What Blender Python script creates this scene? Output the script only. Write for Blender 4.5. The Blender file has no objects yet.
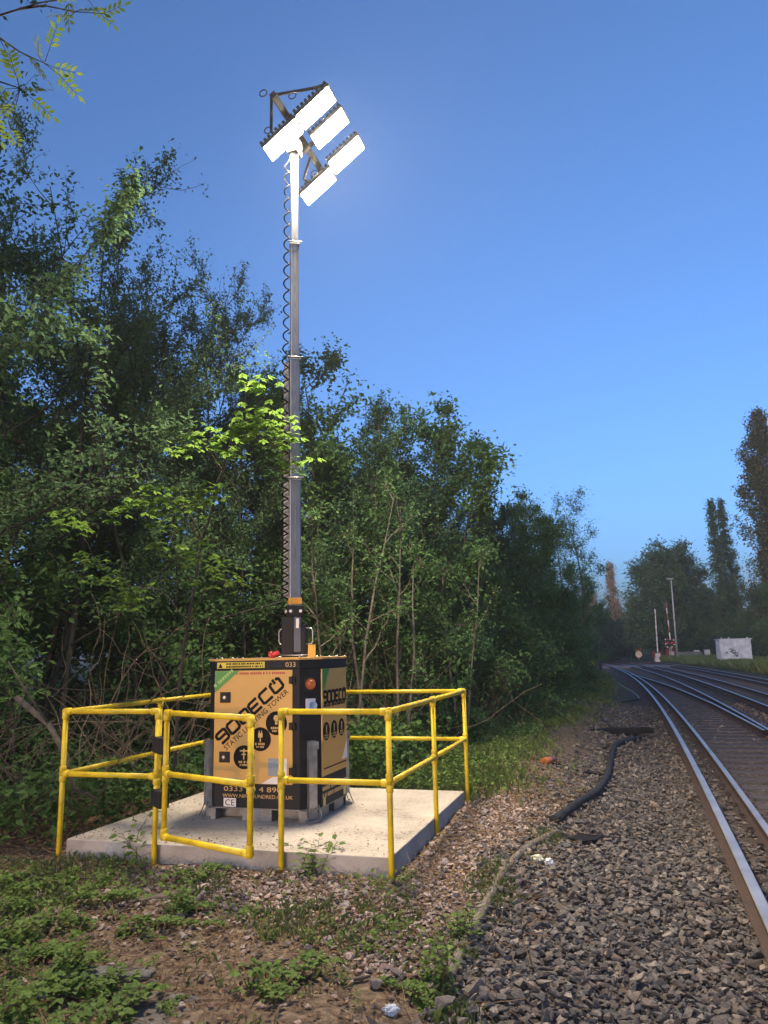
import bpy, math, random
import numpy as np
from mathutils import Vector, Matrix

R = math.radians
scn = bpy.context.scene
COL = scn.collection

# ---------------------------------------------------------------- camera
cam_d = bpy.data.cameras.new('camera')
cam = bpy.data.objects.new('camera', cam_d)
COL.objects.link(cam)
scn.camera = cam
cam_d.sensor_fit = 'VERTICAL'
cam_d.sensor_height = 24.0
cam_d.lens = 24.0 * 763.95 / 1024.0
cam_d.clip_end = 2000
cam_d.clip_start = 0.05
cam.matrix_world = (Matrix.Translation((0, 0, 1.6)) @ Matrix.Rotation(R(90 + 10.42), 4, 'X')
                    @ Matrix.Rotation(R(-1.28), 4, 'Z'))

# ---------------------------------------------------------------- sky and sun
SUN_EL, SUN_ROT = R(4.0), R(210.0)
world = bpy.data.worlds.new('World')
scn.world = world
world.use_nodes = True
wn, wl = world.node_tree.nodes, world.node_tree.links
sky = wn.new('ShaderNodeTexSky')
sky.sky_type = 'NISHITA'
sky.sun_disc = False
sky.sun_elevation = SUN_EL
sky.sun_rotation = SUN_ROT
sky.air_density = 0.6
sky.dust_density = 4.0
sky.ozone_density = 3.0
mul = wn.new('ShaderNodeMix')
mul.data_type = 'RGBA'
mul.blend_type = 'MULTIPLY'
mul.inputs[0].default_value = 1.0
mul.inputs[7].default_value = (0.80, 0.70, 0.70, 1)
wl.new(sky.outputs[0], mul.inputs[6])
wl.new(mul.outputs[2], wn['Background'].inputs[0])
wn['Background'].inputs[1].default_value = 0.15

sun_d = bpy.data.lights.new('sun', 'SUN')
sun_d.energy = 0.2
sun_d.angle = R(0.5)
sun_d.color = (1.0, 0.52, 0.25)
sun = bpy.data.objects.new('sun', sun_d)
COL.objects.link(sun)
sdir = Vector((math.sin(SUN_ROT) * math.cos(SUN_EL), math.cos(SUN_ROT) * math.cos(SUN_EL), math.sin(SUN_EL)))
sun.rotation_euler = sdir.to_track_quat('Z', 'Y').to_euler()
sun.location = (-20, -20, 12)

LAMP_STRENGTH = 260.0
vs = scn.view_settings
vs.view_transform = 'Standard'
vs.look = 'None'
vs.exposure = 2.5
vs.gamma = 1.0
vs.use_curve_mapping = False
scn.cycles.max_bounces = 6
scn.cycles.transparent_max_bounces = 8

# ---------------------------------------------------------------- helpers
def tag(o, label=None, cat=None, group=None, kind=None):
    if label: o['label'] = label
    if cat: o['category'] = cat
    if group: o['group'] = group
    if kind: o['kind'] = kind
    return o

def empty(name, loc=(0, 0, 0), rz=0.0):
    o = bpy.data.objects.new(name, None)
    o.location = loc
    o.rotation_euler = (0, 0, rz)
    o.empty_display_size = 0.2
    COL.objects.link(o)
    return o

def np_mesh(name, V, F, mats, smooth=False, midx=None):
    """mesh data from arrays; F is n x k"""
    V = np.asarray(V, np.float32)
    F = np.asarray(F, np.int32)
    me = bpy.data.meshes.new(name)
    me.vertices.add(len(V))
    me.vertices.foreach_set('co', V.ravel())
    k = F.shape[1]
    me.loops.add(F.size)
    me.loops.foreach_set('vertex_index', F.ravel())
    me.polygons.add(len(F))
    me.polygons.foreach_set('loop_start', np.arange(0, F.size, k, dtype=np.int32))
    me.polygons.foreach_set('loop_total', np.full(len(F), k, np.int32))
    me.polygons.foreach_set('use_smooth', np.full(len(F), bool(smooth)))
    for m in (mats if isinstance(mats, (list, tuple)) else [mats]):
        me.materials.append(m)
    if midx is not None:
        me.polygons.foreach_set('material_index', np.asarray(midx, np.int32))
    me.update(calc_edges=True)
    return me

def link(name, me, parent=None, loc=None):
    o = bpy.data.objects.new(name, me)
    COL.objects.link(o)
    if parent is not None: o.parent = parent
    if loc is not None: o.location = loc
    return o

class MB:
    """collects shapes, builds one mesh"""
    def __init__(s):
        s.v, s.f, s.sm = [], [], []
    def add(s, vs_, fs, smooth=False):
        n = len(s.v)
        s.v += [tuple(v) for v in vs_]
        s.f += [tuple(i + n for i in f) for f in fs]
        s.sm += [smooth] * len(fs)
        return s
    def box(s, x0, x1, y0, y1, z0, z1, M=None):
        vs_ = [(x, y, z) for z in (z0, z1) for y in (y0, y1) for x in (x0, x1)]
        if M is not None: vs_ = [M @ Vector(v) for v in vs_]
        return s.add(vs_, [(0, 2, 3, 1), (4, 5, 7, 6), (0, 1, 5, 4), (2, 6, 7, 3), (0, 4, 6, 2), (1, 3, 7, 5)])
    def prism(s, poly, z0, z1, M=None):
        n = len(poly)
        vs_ = [(x, y, z0) for x, y in poly] + [(x, y, z1) for x, y in poly]
        if M is not None: vs_ = [M @ Vector(v) for v in vs_]
        fs = [tuple(range(n))[::-1], tuple(range(n, 2 * n))]
        fs += [(i, (i + 1) % n, n + (i + 1) % n, n + i) for i in range(n)]
        return s.add(vs_, fs)
    def tube(s, pts, r, seg=8, cap=True):
        pts = [Vector(p) for p in pts]
        rs = r if isinstance(r, (list, tuple)) else [r] * len(pts)
        ring0 = len(s.v)
        up = Vector((0.13, 0.21, 0.97))
        vs_, fs = [], []
        pu = None
        for i, p in enumerate(pts):
            if i == 0: t = pts[1] - p
            elif i == len(pts) - 1: t = p - pts[i - 1]
            else: t = (pts[i + 1] - p).normalized() + (p - pts[i - 1]).normalized()
            t.normalize()
            if pu is None:
                a = up if abs(t.dot(up)) < 0.9 else Vector((1, 0, 0))
                u = t.cross(a).normalized()
            else:
                u = (pu - t * pu.dot(t)).normalized()
            pu = u
            w = t.cross(u)
            for k in range(seg):
                an = 2 * math.pi * k / seg
                vs_.append(p + (u * math.cos(an) + w * math.sin(an)) * rs[i])
        m = len(pts)
        for i in range(m - 1):
            for k in range(seg):
                a, b = i * seg + k, i * seg + (k + 1) % seg
                fs.append((a, b, b + seg, a + seg))
        s.add(vs_, fs, True)
        if cap:
            n = ring0
            s.f += [tuple(range(n, n + seg))[::-1], tuple(range(n + (m - 1) * seg, n + m * seg))]
            s.sm += [False, False]
        return s
    def lathe(s, prof, seg=20, M=None):
        vs_, fs = [], []
        for r_, z in prof:
            for k in range(seg):
                an = 2 * math.pi * k / seg
                v = Vector((r_ * math.cos(an), r_ * math.sin(an), z))
                vs_.append(M @ v if M is not None else v)
        for i in range(len(prof) - 1):
            for k in range(seg):
                a, b = i * seg + k, i * seg + (k + 1) % seg
                fs.append((a, b, b + seg, a + seg))
        return s.add(vs_, fs, False)
    def build(s, name, mat, parent=None, bevel=0.0, loc=None):
        me = bpy.data.meshes.new(name)
        me.from_pydata(s.v, [], s.f)
        me.polygons.foreach_set('use_smooth', np.array(s.sm, bool))
        me.materials.append(mat)
        me.update()
        o = link(name, me, parent, loc)
        if bevel:
            b = o.modifiers.new('bevel', 'BEVEL')
            b.width = bevel
            b.segments = 2
            b.limit_method = 'ANGLE'
        return o

def vnoise(x, y, seed=0):
    """value noise on arrays, 0..1"""
    r = np.random.RandomState(seed).rand(256, 256)
    xi, yi = np.floor(x).astype(int), np.floor(y).astype(int)
    fx, fy = x - xi, y - yi
    fx, fy = fx * fx * (3 - 2 * fx), fy * fy * (3 - 2 * fy)
    g = lambda i, j: r[i % 256, j % 256]
    return ((g(xi, yi) * (1 - fx) + g(xi + 1, yi) * fx) * (1 - fy)
            + (g(xi, yi + 1) * (1 - fx) + g(xi + 1, yi + 1) * fx) * fy)

def fbm(x, y, seed=0, o=4):
    t, a, n = 0, 0.5, 0
    for i in range(o):
        t = t + a * vnoise(x * 2 ** i, y * 2 ** i, seed + i)
        n += a
        a *= 0.5
    return t / n

# the running line: X of the nearest running rail against Y
def ref(y): return 1.0334 + 0.33473 * y - 0.00079888 * y * y
def slope(y): return 0.33473 - 2 * 0.00079888 * y
def offs(x, y): return (x - ref(y)) / np.sqrt(1 + slope(y) ** 2)
def track_pt(y, o):
    s = slope(y)
    n = math.sqrt(1 + s * s)
    return ref(y) + o / n, y - o * s / n
def sst(a, b, x):
    t = np.clip((x - a) / (b - a), 0, 1)
    return t * t * (3 - 2 * t)
def gz(x, y):
    o = offs(x, y)
    return -.33 * sst(-2.7, -.75, o) + .33 * sst(6.1, 7.6, o)
def gzn(x, y):
    x = np.asarray(x, float); y = np.asarray(y, float)
    o = offs(x, y)
    k = 1 - sst(-2.6, -1.2, o)
    return gz(x, y) + (fbm(x * 1.3, y * 1.3, 3) - .5) * .07 * k + (fbm(x * 6, y * 6, 9) - .5) * .03

# ---------------------------------------------------------------- materials
def new_mat(name):
    m = bpy.data.materials.new(name)
    m.use_nodes = True
    nt = m.node_tree
    return m, nt.nodes, nt.links, nt.nodes['Principled BSDF']

def ramp(n, stops):
    r = n.new('ShaderNodeValToRGB')
    el = r.color_ramp.elements
    while len(el) < len(stops): el.new(0.5)
    for e, (p, c) in zip(el, stops):
        e.position = p
        e.color = (*c, 1)
    return r

def noise(n, l, scale, detail=4, coord='Object', rough=0.55):
    tc = n.new('ShaderNodeTexCoord')
    t = n.new('ShaderNodeTexNoise')
    t.inputs['Scale'].default_value = scale
    t.inputs['Detail'].default_value = detail
    t.inputs['Roughness'].default_value = rough
    l.new(tc.outputs[coord], t.inputs['Vector'])
    return t

def mat(name, c0, c1=None, rough=0.5, metal=0.0, scale=8, bump=0.0, bscale=40, spec=0.5, lo=.35, hi=.65, coat=0, chips=False):
    m, n, l, b = new_mat(name)
    b.inputs['Roughness'].default_value = rough
    b.inputs['Metallic'].default_value = metal
    b.inputs['Specular IOR Level'].default_value = spec
    b.inputs['Coat Weight'].default_value = coat
    c1 = c1 or tuple(x * .8 for x in c0)
    t = noise(n, l, scale, 6)
    r = ramp(n, [(lo, c1), (hi, c0)])
    l.new(t.outputs['Fac'], r.inputs[0])
    if chips:                                   # scuffed and chipped paint with grime
        t4 = noise(n, l, 38, 5, rough=.7)
        cr = ramp(n, [(.66, (0, 0, 0)), (.70, (1, 1, 1))])
        l.new(t4.outputs['Fac'], cr.inputs[0])
        t5 = noise(n, l, 5, 5, rough=.65)
        gr = ramp(n, [(.42, (1, 1, 1)), (.72, (.62, .58, .5))])
        l.new(t5.outputs['Fac'], gr.inputs[0])
        g1 = n.new('ShaderNodeMix'); g1.data_type = 'RGBA'; g1.blend_type = 'MULTIPLY'; g1.inputs[0].default_value = 1
        l.new(r.outputs[0], g1.inputs[6]); l.new(gr.outputs[0], g1.inputs[7])
        g2 = n.new('ShaderNodeMix'); g2.data_type = 'RGBA'
        l.new(cr.outputs[0], g2.inputs[0]); l.new(g1.outputs[2], g2.inputs[6]); g2.inputs[7].default_value = (.16, .12, .06, 1)
        l.new(g2.outputs[2], b.inputs['Base Color'])
    else:
        l.new(r.outputs[0], b.inputs['Base Color'])
    rr = n.new('ShaderNodeMapRange')
    rr.inputs[3].default_value = max(0.05, rough - .1)
    rr.inputs[4].default_value = min(1, rough + .12)
    l.new(t.outputs['Fac'], rr.inputs[0])
    l.new(rr.outputs[0], b.inputs['Roughness'])
    if bump:
        t2 = noise(n, l, bscale, 5)
        bp = n.new('ShaderNodeBump')
        bp.inputs['Strength'].default_value = bump
        bp.inputs['Distance'].default_value = .02
        l.new(t2.outputs['Fac'], bp.inputs['Height'])
        l.new(bp.outputs[0], b.inputs['Normal'])
    return m

def leaf_mat(name, cols, trans=0.35, rough=.45):
    """per-leaf colour, thin leaf that lets light through"""
    m, n, l, b = new_mat(name)
    g = n.new('ShaderNodeNewGeometry')
    r = ramp(n, [(i / (len(cols) - 1), c) for i, c in enumerate(cols)])
    t = noise(n, l, 1.1, 3)
    mx = n.new('ShaderNodeMath')
    mx.operation = 'MULTIPLY_ADD'
    mx.inputs[1].default_value = .55
    l.new(g.outputs['Random Per Island'], mx.inputs[0])
    mr = n.new('ShaderNodeMapRange')
    mr.inputs[1].default_value, mr.inputs[2].default_value = .3, .7
    mr.inputs[3].default_value, mr.inputs[4].default_value = 0, .45
    l.new(t.outputs['Fac'], mr.inputs[0])
    l.new(mr.outputs[0], mx.inputs[2])
    l.new(mx.outputs[0], r.inputs[0])
    l.new(r.outputs[0], b.inputs['Base Color'])
    b.inputs['Roughness'].default_value = max(rough, .6)
    b.inputs['Specular IOR Level'].default_value = .12
    tr = n.new('ShaderNodeBsdfTranslucent')
    l.new(r.outputs[0], tr.inputs['Color'])
    ms = n.new('ShaderNodeMixShader')
    ms.inputs[0].default_value = trans
    l.new(b.outputs[0], ms.inputs[1])
    l.new(tr.outputs[0], ms.inputs[2])
    l.new(ms.outputs[0], n['Material Output'].inputs['Surface'])
    return m

def island_mat(name, cols, rough=.85, bump=.3, bscale=60):
    m, n, l, b = new_mat(name)
    g = n.new('ShaderNodeNewGeometry')
    r = ramp(n, [(i / (len(cols) - 1), c) for i, c in enumerate(cols)])
    l.new(g.outputs['Random Per Island'], r.inputs[0])
    t = noise(n, l, bscale, 4)
    mx = n.new('ShaderNodeMix')
    mx.data_type = 'RGBA'
    mx.blend_type = 'MULTIPLY'
    mx.inputs[0].default_value = .6
    l.new(r.outputs[0], mx.inputs[6])
    l.new(t.outputs['Color'], mx.inputs[7])
    mm = n.new('ShaderNodeMix')
    mm.data_type = 'RGBA'
    mm.blend_type = 'MULTIPLY'
    mm.inputs[0].default_value = 1
    rr = ramp(n, [(.3, (.6, .6, .6)), (.7, (1.15, 1.15, 1.15))])
    l.new(t.outputs['Fac'], rr.inputs[0])
    l.new(r.outputs[0], mm.inputs[6])
    l.new(rr.outputs[0], mm.inputs[7])
    l.new(mm.outputs[2], b.inputs['Base Color'])
    b.inputs['Roughness'].default_value = rough
    b.inputs['Specular IOR Level'].default_value = .3
    if bump:
        bp = n.new('ShaderNodeBump')
        bp.inputs['Strength'].default_value = bump
        bp.inputs['Distance'].default_value = .01
        l.new(t.outputs['Fac'], bp.inputs['Height'])
        l.new(bp.outputs[0], b.inputs['Normal'])
    return m

def emit_mat(name, col, strength):
    m, n, l, b = new_mat(name)
    n.remove(b)
    e = n.new('ShaderNodeEmission')
    e.inputs[0].default_value = (*col, 1)
    e.inputs[1].default_value = strength
    l.new(e.outputs[0], n['Material Output'].inputs['Surface'])
    return m

M_yellow = mat('yellow_paint', (.70, .52, .012), (.57, .41, .012), .45, scale=9, bump=.05, bscale=90, lo=.3, hi=.6, chips=True)
M_yellow_fit = mat('yellow_fitting', (.73, .55, .02), (.58, .42, .012), .42, scale=14, chips=True)
M_gold = mat('ochre_panel', (.57, .345, .10), (.52, .312, .09), .5, scale=3, spec=.3)
M_black = mat('black_powder_coat', (.016, .018, .022), (.009, .010, .013), .6, scale=5, spec=.2)
M_ink = mat('black_print', (.008, .007, .007), None, .7, spec=.15)
M_inkgold = mat('ochre_print', (.55, .36, .13), None, .5)
M_white = mat('white_print', (.72, .72, .70), (.6, .6, .58), .5)
M_red = mat('red_plastic', (.55, .035, .025), (.45, .03, .02), .35)
M_redink = mat('red_print', (.42, .05, .03), None, .5)
M_orange = mat('orange_button', (.42, .12, .035), None, .4)
M_green = mat('green_print', (.045, .24, .03), (.04, .21, .03), .45, scale=3)
M_lgreen = mat('pale_green_print', (.25, .5, .12), None, .45)
M_galv = mat('galvanised_steel', (.42, .43, .44), (.28, .29, .30), .42, .85, scale=14)
M_frame = mat('weathered_steel', (.20, .21, .22), (.12, .125, .13), .5, .4, scale=10)
M_alu = mat('mast_aluminium', (.17, .195, .235), (.13, .15, .18), .45, .7, scale=4)
M_dark = mat('dark_housing', (.022, .021, .020), (.014, .014, .014), .6, spec=.25)
M_cable = mat('black_rubber', (.010, .010, .011), (.016, .016, .017), .8, scale=20, spec=.1)
M_tag = mat('grey_blue_label', (.22, .27, .31), (.19, .23, .27), .5)
M_lamp = emit_mat('led_diffuser', (1.0, .83, .62), LAMP_STRENGTH)
M_hose = mat('hose_rubber', (.018, .018, .019), (.032, .031, .030), .75, scale=6, bump=.15, bscale=30, spec=.2)
M_oldpipe = mat('old_grey_cable', (.16, .13, .10), (.09, .075, .055), .8, scale=7, bump=.4)
M_rust = mat('rusty_steel', (.075, .045, .03), (.045, .03, .024), .75, .3, scale=14, bump=.2)
M_rail = mat('worn_rail_head', (.50, .49, .48), (.36, .35, .34), .42, .75, scale=3)
M_sleeper = mat('sleeper_timber', (.085, .066, .055), (.05, .042, .038), .85, scale=7, bump=.5, bscale=25)
M_bark = mat('grey_bark', (.10, .088, .066), (.045, .04, .03), .9, scale=9, bump=.6, bscale=22)
M_barkd = mat('dark_bark', (.045, .04, .032), (.022, .02, .016), .9, scale=9, bump=.6, bscale=22)
M_twig = mat('dry_twig', (.12, .09, .062), (.065, .05, .036), .85, scale=9)
M_grey = mat('grey_paint', (.30, .31, .33), (.22, .23, .25), .6)
M_pale = mat('pale_grey_paint', (.58, .59, .62), (.42, .43, .46), .6, scale=2.5, lo=.4, hi=.6)
M_asphalt = mat('asphalt', (.16, .16, .165), (.11, .11, .115), .85, scale=3)

L_left = leaf_mat('leaf_dark_green', [(.060, .120, .060), (.094, .172, .076), (.138, .222, .09)], .45)
L_hedge = leaf_mat('leaf_mid_green', [(.060, .128, .048), (.098, .195, .064), (.148, .25, .08)], .45)
L_deep = leaf_mat('leaf_deep_green', [(.042, .105, .055), (.066, .145, .07), (.10, .19, .082)], .4)
L_fresh = leaf_mat('leaf_spring_green', [(.11, .21, .038), (.17, .30, .055), (.24, .37, .08)], .5)
L_ash = leaf_mat('leaf_yellow_green', [(.09, .16, .02), (.15, .23, .03), (.22, .27, .04)], .45)
L_far = leaf_mat('leaf_far_green', [(.055, .105, .045), (.08, .14, .056), (.11, .175, .066)], .3)
L_poplar_sun = leaf_mat('leaf_poplar_sun_tint', [(.06, .095, .042), (.10, .12, .05), (.18, .14, .07)], .25)  # rusty end of the ramp: low-sun orange mixed into the leaf colour
L_suntint = leaf_mat('leaf_sun_tint', [(.26, .21, .14), (.34, .27, .18), (.38, .31, .22)], .25)  # orange evening sunlight on the far trees, put into the leaf colour
L_weed = leaf_mat('leaf_weed', [(.065, .12, .026), (.12, .19, .042), (.19, .25, .07)], .3)
L_ivy = leaf_mat('leaf_ivy', [(.035, .075, .022), (.055, .11, .03), (.085, .15, .04)], .25)
L_grass = leaf_mat('grass_blade', [(.08, .12, .035), (.13, .18, .055), (.22, .24, .11)], .3)
L_litter = leaf_mat('dead_leaf', [(.09, .055, .032), (.21, .135, .075), (.36, .26, .16)], .1, .8)
S_ballast = island_mat('ballast_stone', [(.062, .054, .048), (.15, .125, .102), (.075, .072, .070), (.19, .155, .125), (.052, .050, .051), (.13, .118, .105), (.055, .058, .065), (.26, .225, .19), (.105, .09, .075)])
S_pink = island_mat('pink_stone', [(.20, .145, .115), (.36, .265, .215), (.27, .22, .185), (.44, .345, .29), (.16, .125, .105), (.31, .27, .24)])

# concrete of the pad
def concrete_mat():
    m, n, l, b = new_mat('pad_concrete')
    t1 = noise(n, l, 1.7, 6)
    t2 = noise(n, l, 30, 6)
    r = ramp(n, [(.34, (.20, .175, .14)), (.44, (.36, .32, .265)), (.60, (.47, .425, .355))])
    mx = n.new('ShaderNodeMath'); mx.operation = 'MULTIPLY_ADD'
    mx.inputs[1].default_value = .35
    l.new(t2.outputs['Fac'], mx.inputs[0])
    m2 = n.new('ShaderNodeMath'); m2.operation = 'MULTIPLY'
    m2.inputs[1].default_value = .65
    l.new(t1.outputs['Fac'], m2.inputs[0])
    l.new(m2.outputs[0], mx.inputs[2])
    l.new(mx.outputs[0], r.inputs[0])
    l.new(r.outputs[0], b.inputs['Base Color'])
    b.inputs['Roughness'].default_value = .85
    # broomed texture across the slab
    tc = n.new('ShaderNodeTexCoord')
    mp = n.new('ShaderNodeMapping')
    mp.inputs['Scale'].default_value = (3, 60, 10)
    l.new(tc.outputs['Object'], mp.inputs[0])
    t3 = n.new('ShaderNodeTexNoise')
    t3.inputs['Scale'].default_value = 1.5
    t3.inputs['Detail'].default_value = 5
    l.new(mp.outputs[0], t3.inputs['Vector'])
    bp = n.new('ShaderNodeBump')
    bp.inputs['Strength'].default_value = .35
    bp.inputs['Distance'].default_value = .01
    l.new(t3.outputs['Fac'], bp.inputs['Height'])
    l.new(bp.outputs[0], b.inputs['Normal'])
    return m
M_conc = concrete_mat()

def ground_mat():
    m, n, l, b = new_mat('ground_soil')
    tc = n.new('ShaderNodeTexCoord')
    def att(nm):
        a = n.new('ShaderNodeAttribute'); a.attribute_name = nm
        return a.outputs['Fac']
    t1 = noise(n, l, 1.2, 8)
    t2 = noise(n, l, 14, 8, rough=.7)
    soil = ramp(n, [(.34, (.06, .042, .028)), (.5, (.14, .10, .066)), (.64, (.24, .18, .12))])
    l.new(t2.outputs['Fac'], soil.inputs[0])
    v = n.new('ShaderNodeTexVoronoi')
    v.inputs['Scale'].default_value = 17
    l.new(tc.outputs['Object'], v.inputs['Vector'])
    sep = n.new('ShaderNodeSeparateColor')
    l.new(v.outputs['Color'], sep.inputs[0])
    bal = ramp(n, [(0, (.05, .04, .034)), (.5, (.095, .075, .06)), (1, (.15, .115, .09))])
    l.new(sep.outputs[0], bal.inputs[0])
    edge = ramp(n, [(0, (1, 1, 1)), (.5, (.9, .9, .9)), (.9, (.35, .35, .35))])
    l.new(v.outputs['Distance'], edge.inputs[0])
    bm_ = n.new('ShaderNodeMix'); bm_.data_type = 'RGBA'; bm_.blend_type = 'MULTIPLY'
    bm_.inputs[0].default_value = .8
    l.new(bal.outputs[0], bm_.inputs[6]); l.new(edge.outputs[0], bm_.inputs[7])
    m1 = n.new('ShaderNodeMix'); m1.data_type = 'RGBA'
    l.new(att('ballast'), m1.inputs[0])
    l.new(soil.outputs[0], m1.inputs[6]); l.new(bm_.outputs[2], m1.inputs[7])
    grs = ramp(n, [(.3, (.022, .036, .012)), (.7, (.055, .085, .022))])
    l.new(t2.outputs['Fac'], grs.inputs[0])
    m2 = n.new('ShaderNodeMix'); m2.data_type = 'RGBA'
    l.new(att('green'), m2.inputs[0])
    l.new(m1.outputs[2], m2.inputs[6]); l.new(grs.outputs[0], m2.inputs[7])
    l.new(m2.outputs[2], b.inputs['Base Color'])
    b.inputs['Roughness'].default_value = .95
    b.inputs['Specular IOR Level'].default_value = .2
    h = n.new('ShaderNodeMath'); h.operation = 'MULTIPLY_ADD'
    l.new(v.outputs['Distance'], h.inputs[0]); h.inputs[1].default_value = -1.0
    l.new(t2.outputs['Fac'], h.inputs[2])
    bp = n.new('ShaderNodeBump'); bp.inputs['Strength'].default_value = .9
    bp.inputs['Distance'].default_value = .03
    l.new(h.outputs[0], bp.inputs['Height'])
    l.new(bp.outputs[0], b.inputs['Normal'])
    return m

# ---------------------------------------------------------------- ground
def build_ground():
    def axis(lo, a, b, hi, step):
        left, right, d, x = [], [], step, a
        while x > lo:
            d *= 1.16; x -= d; left.append(x)
        d, x = step, b
        while x < hi:
            d *= 1.16; x += d; right.append(x)
        return np.array(left[::-1] + list(np.arange(a, b + 1e-6, step)) + right)
    xs = axis(-700, -6, 8, 700, .05)
    ys = axis(-300, 1.5, 16, 900, .05)
    X, Y = np.meshgrid(xs, ys)
    Xc = np.clip(X, -60, 90); Yc = np.clip(Y, -20, 130)
    o = offs(Xc, Yc)
    Z = gzn(Xc, Yc)
    nx, ny = len(xs), len(ys)
    V = np.stack([X, Y, Z], -1).reshape(-1, 3)
    idx = np.arange(nx * ny).reshape(ny, nx)
    F = np.stack([idx[:-1, :-1], idx[:-1, 1:], idx[1:, 1:], idx[1:, :-1]], -1).reshape(-1, 4)
    me = np_mesh('ground', V, F, ground_mat(), True)
    wob = (fbm(Xc * .8, Yc * .8, 21) - .5) * .9
    bal = sst(-2.3, -1.7, o + wob) * (1 - sst(5.8, 6.6, o + wob))
    grn = np.maximum(sst(-2.9, -3.6, o + wob) * sst(7.5, 11, Yc), sst(6.3, 7.2, o + wob))
    for nm, a in (('ballast', bal), ('green', grn)):
        at = me.attributes.new(nm, 'FLOAT', 'POINT')
        at.data.foreach_set('value', a.astype(np.float32).ravel())
    return tag(link('ground', me), kind='structure')
build_ground()

# loose stones ----------------------------------------------------------
def ico(sub):
    t = (1 + 5 ** .5) / 2
    v = [(-1, t, 0), (1, t, 0), (-1, -t, 0), (1, -t, 0), (0, -1, t), (0, 1, t), (0, -1, -t), (0, 1, -t), (t, 0, -1), (t, 0, 1), (-t, 0, -1), (-t, 0, 1)]
    f = [(0, 11, 5), (0, 5, 1), (0, 1, 7), (0, 7, 10), (0, 10, 11), (1, 5, 9), (5, 11, 4), (11, 10, 2), (10, 7, 6), (7, 1, 8), (3, 9, 4), (3, 4, 2), (3, 2, 6), (3, 6, 8), (3, 8, 9), (4, 9, 5), (2, 4, 11), (6, 2, 10), (8, 6, 7), (9, 8, 1)]
    v = [np.array(p) / np.linalg.norm(p) for p in v]
    for _ in range(sub):
        c, nf = {}, []
        def mid(a, b):
            k = (min(a, b), max(a, b))
            if k not in c:
                p = v[a] + v[b]; v.append(p / np.linalg.norm(p)); c[k] = len(v) - 1
            return c[k]
        for a, b, d in f:
            x, y, z = mid(a, b), mid(b, d), mid(d, a)
            nf += [(a, x, z), (b, y, x), (d, z, y), (x, y, z)]
        f = nf
    return np.array(v), np.array(f)

def rand_rot(r, n):
    q = r.normal(size=(n, 4)); q /= np.linalg.norm(q, axis=1)[:, None]
    w, x, y, z = q.T
    return np.stack([np.stack([1 - 2 * (y * y + z * z), 2 * (x * y - z * w), 2 * (x * z + y * w)], -1),
                     np.stack([2 * (x * y + z * w), 1 - 2 * (x * x + z * z), 2 * (y * z - x * w)], -1),
                     np.stack([2 * (x * z - y * w), 2 * (y * z + x * w), 1 - 2 * (x * x + y * y)], -1)], 1)

import bmesh
def stone_bases(k, npt, seed):
    """sharp broken stones: hulls of a few random points"""
    r = np.random.RandomState(seed)
    out = []
    for _ in range(k):
        p = r.normal(size=(npt, 3)); p /= np.linalg.norm(p, axis=1)[:, None]
        p *= r.uniform(.62, 1.08, (npt, 1)) * np.array([r.uniform(1.0, 1.35), r.uniform(.75, 1.0), r.uniform(.45, .75)])
        bm = bmesh.new()
        for q in p: bm.verts.new(q)
        bmesh.ops.convex_hull(bm, input=bm.verts)
        for v in [v for v in bm.verts if not v.link_faces]: bm.verts.remove(v)
        bm.verts.index_update()
        out.append((np.array([v.co[:] for v in bm.verts]), np.array([[v.index for v in f.verts] for f in bm.faces])))
        bm.free()
    return out
BASES = {0: stone_bases(24, 8, 2), 1: stone_bases(48, 10, 1)}
def stones(P, size, sub, seed):
    """angular broken stones at points P with radii size -> V,F"""
    r = np.random.RandomState(seed)
    B = BASES[sub]
    pick = r.randint(0, len(B), len(P))
    az = r.uniform(0, 2 * np.pi, len(P)); tl = r.normal(0, .42, len(P)); ta = r.uniform(0, 2 * np.pi, len(P))
    O_ = np.zeros(len(P)); I_ = np.ones(len(P))
    Rz_ = np.stack([np.stack([np.cos(az), -np.sin(az), O_], -1), np.stack([np.sin(az), np.cos(az), O_], -1), np.stack([O_, O_, I_], -1)], 1)
    Rx_ = np.stack([np.stack([I_, O_, O_], -1), np.stack([O_, np.cos(tl), -np.sin(tl)], -1), np.stack([O_, np.sin(tl), np.cos(tl)], -1)], 1)
    Ra_ = np.stack([np.stack([np.cos(ta), -np.sin(ta), O_], -1), np.stack([np.sin(ta), np.cos(ta), O_], -1), np.stack([O_, O_, I_], -1)], 1)
    rot = np.einsum('nij,njk,nkl->nil', Ra_, Rx_, Rz_)                 # mostly lying on their flat side
    parts = []
    for k, (v, f) in enumerate(B):
        q = np.nonzero(pick == k)[0]
        if not len(q): continue
        V = np.einsum('nij,kj->nki', rot[q], v) * size[q][:, None, None] + P[q][:, None, :]
        F = f[None] + (np.arange(len(q)) * len(v))[:, None, None]
        parts.append((V.reshape(-1, 3), F.reshape(-1, 3)))
    return join(parts)

def join(parts):
    Vs, Fs, k = [], [], 0
    for V, F in parts:
        Vs.append(V); Fs.append(F + k); k += len(V)
    return np.concatenate(Vs), np.concatenate(Fs)

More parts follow.
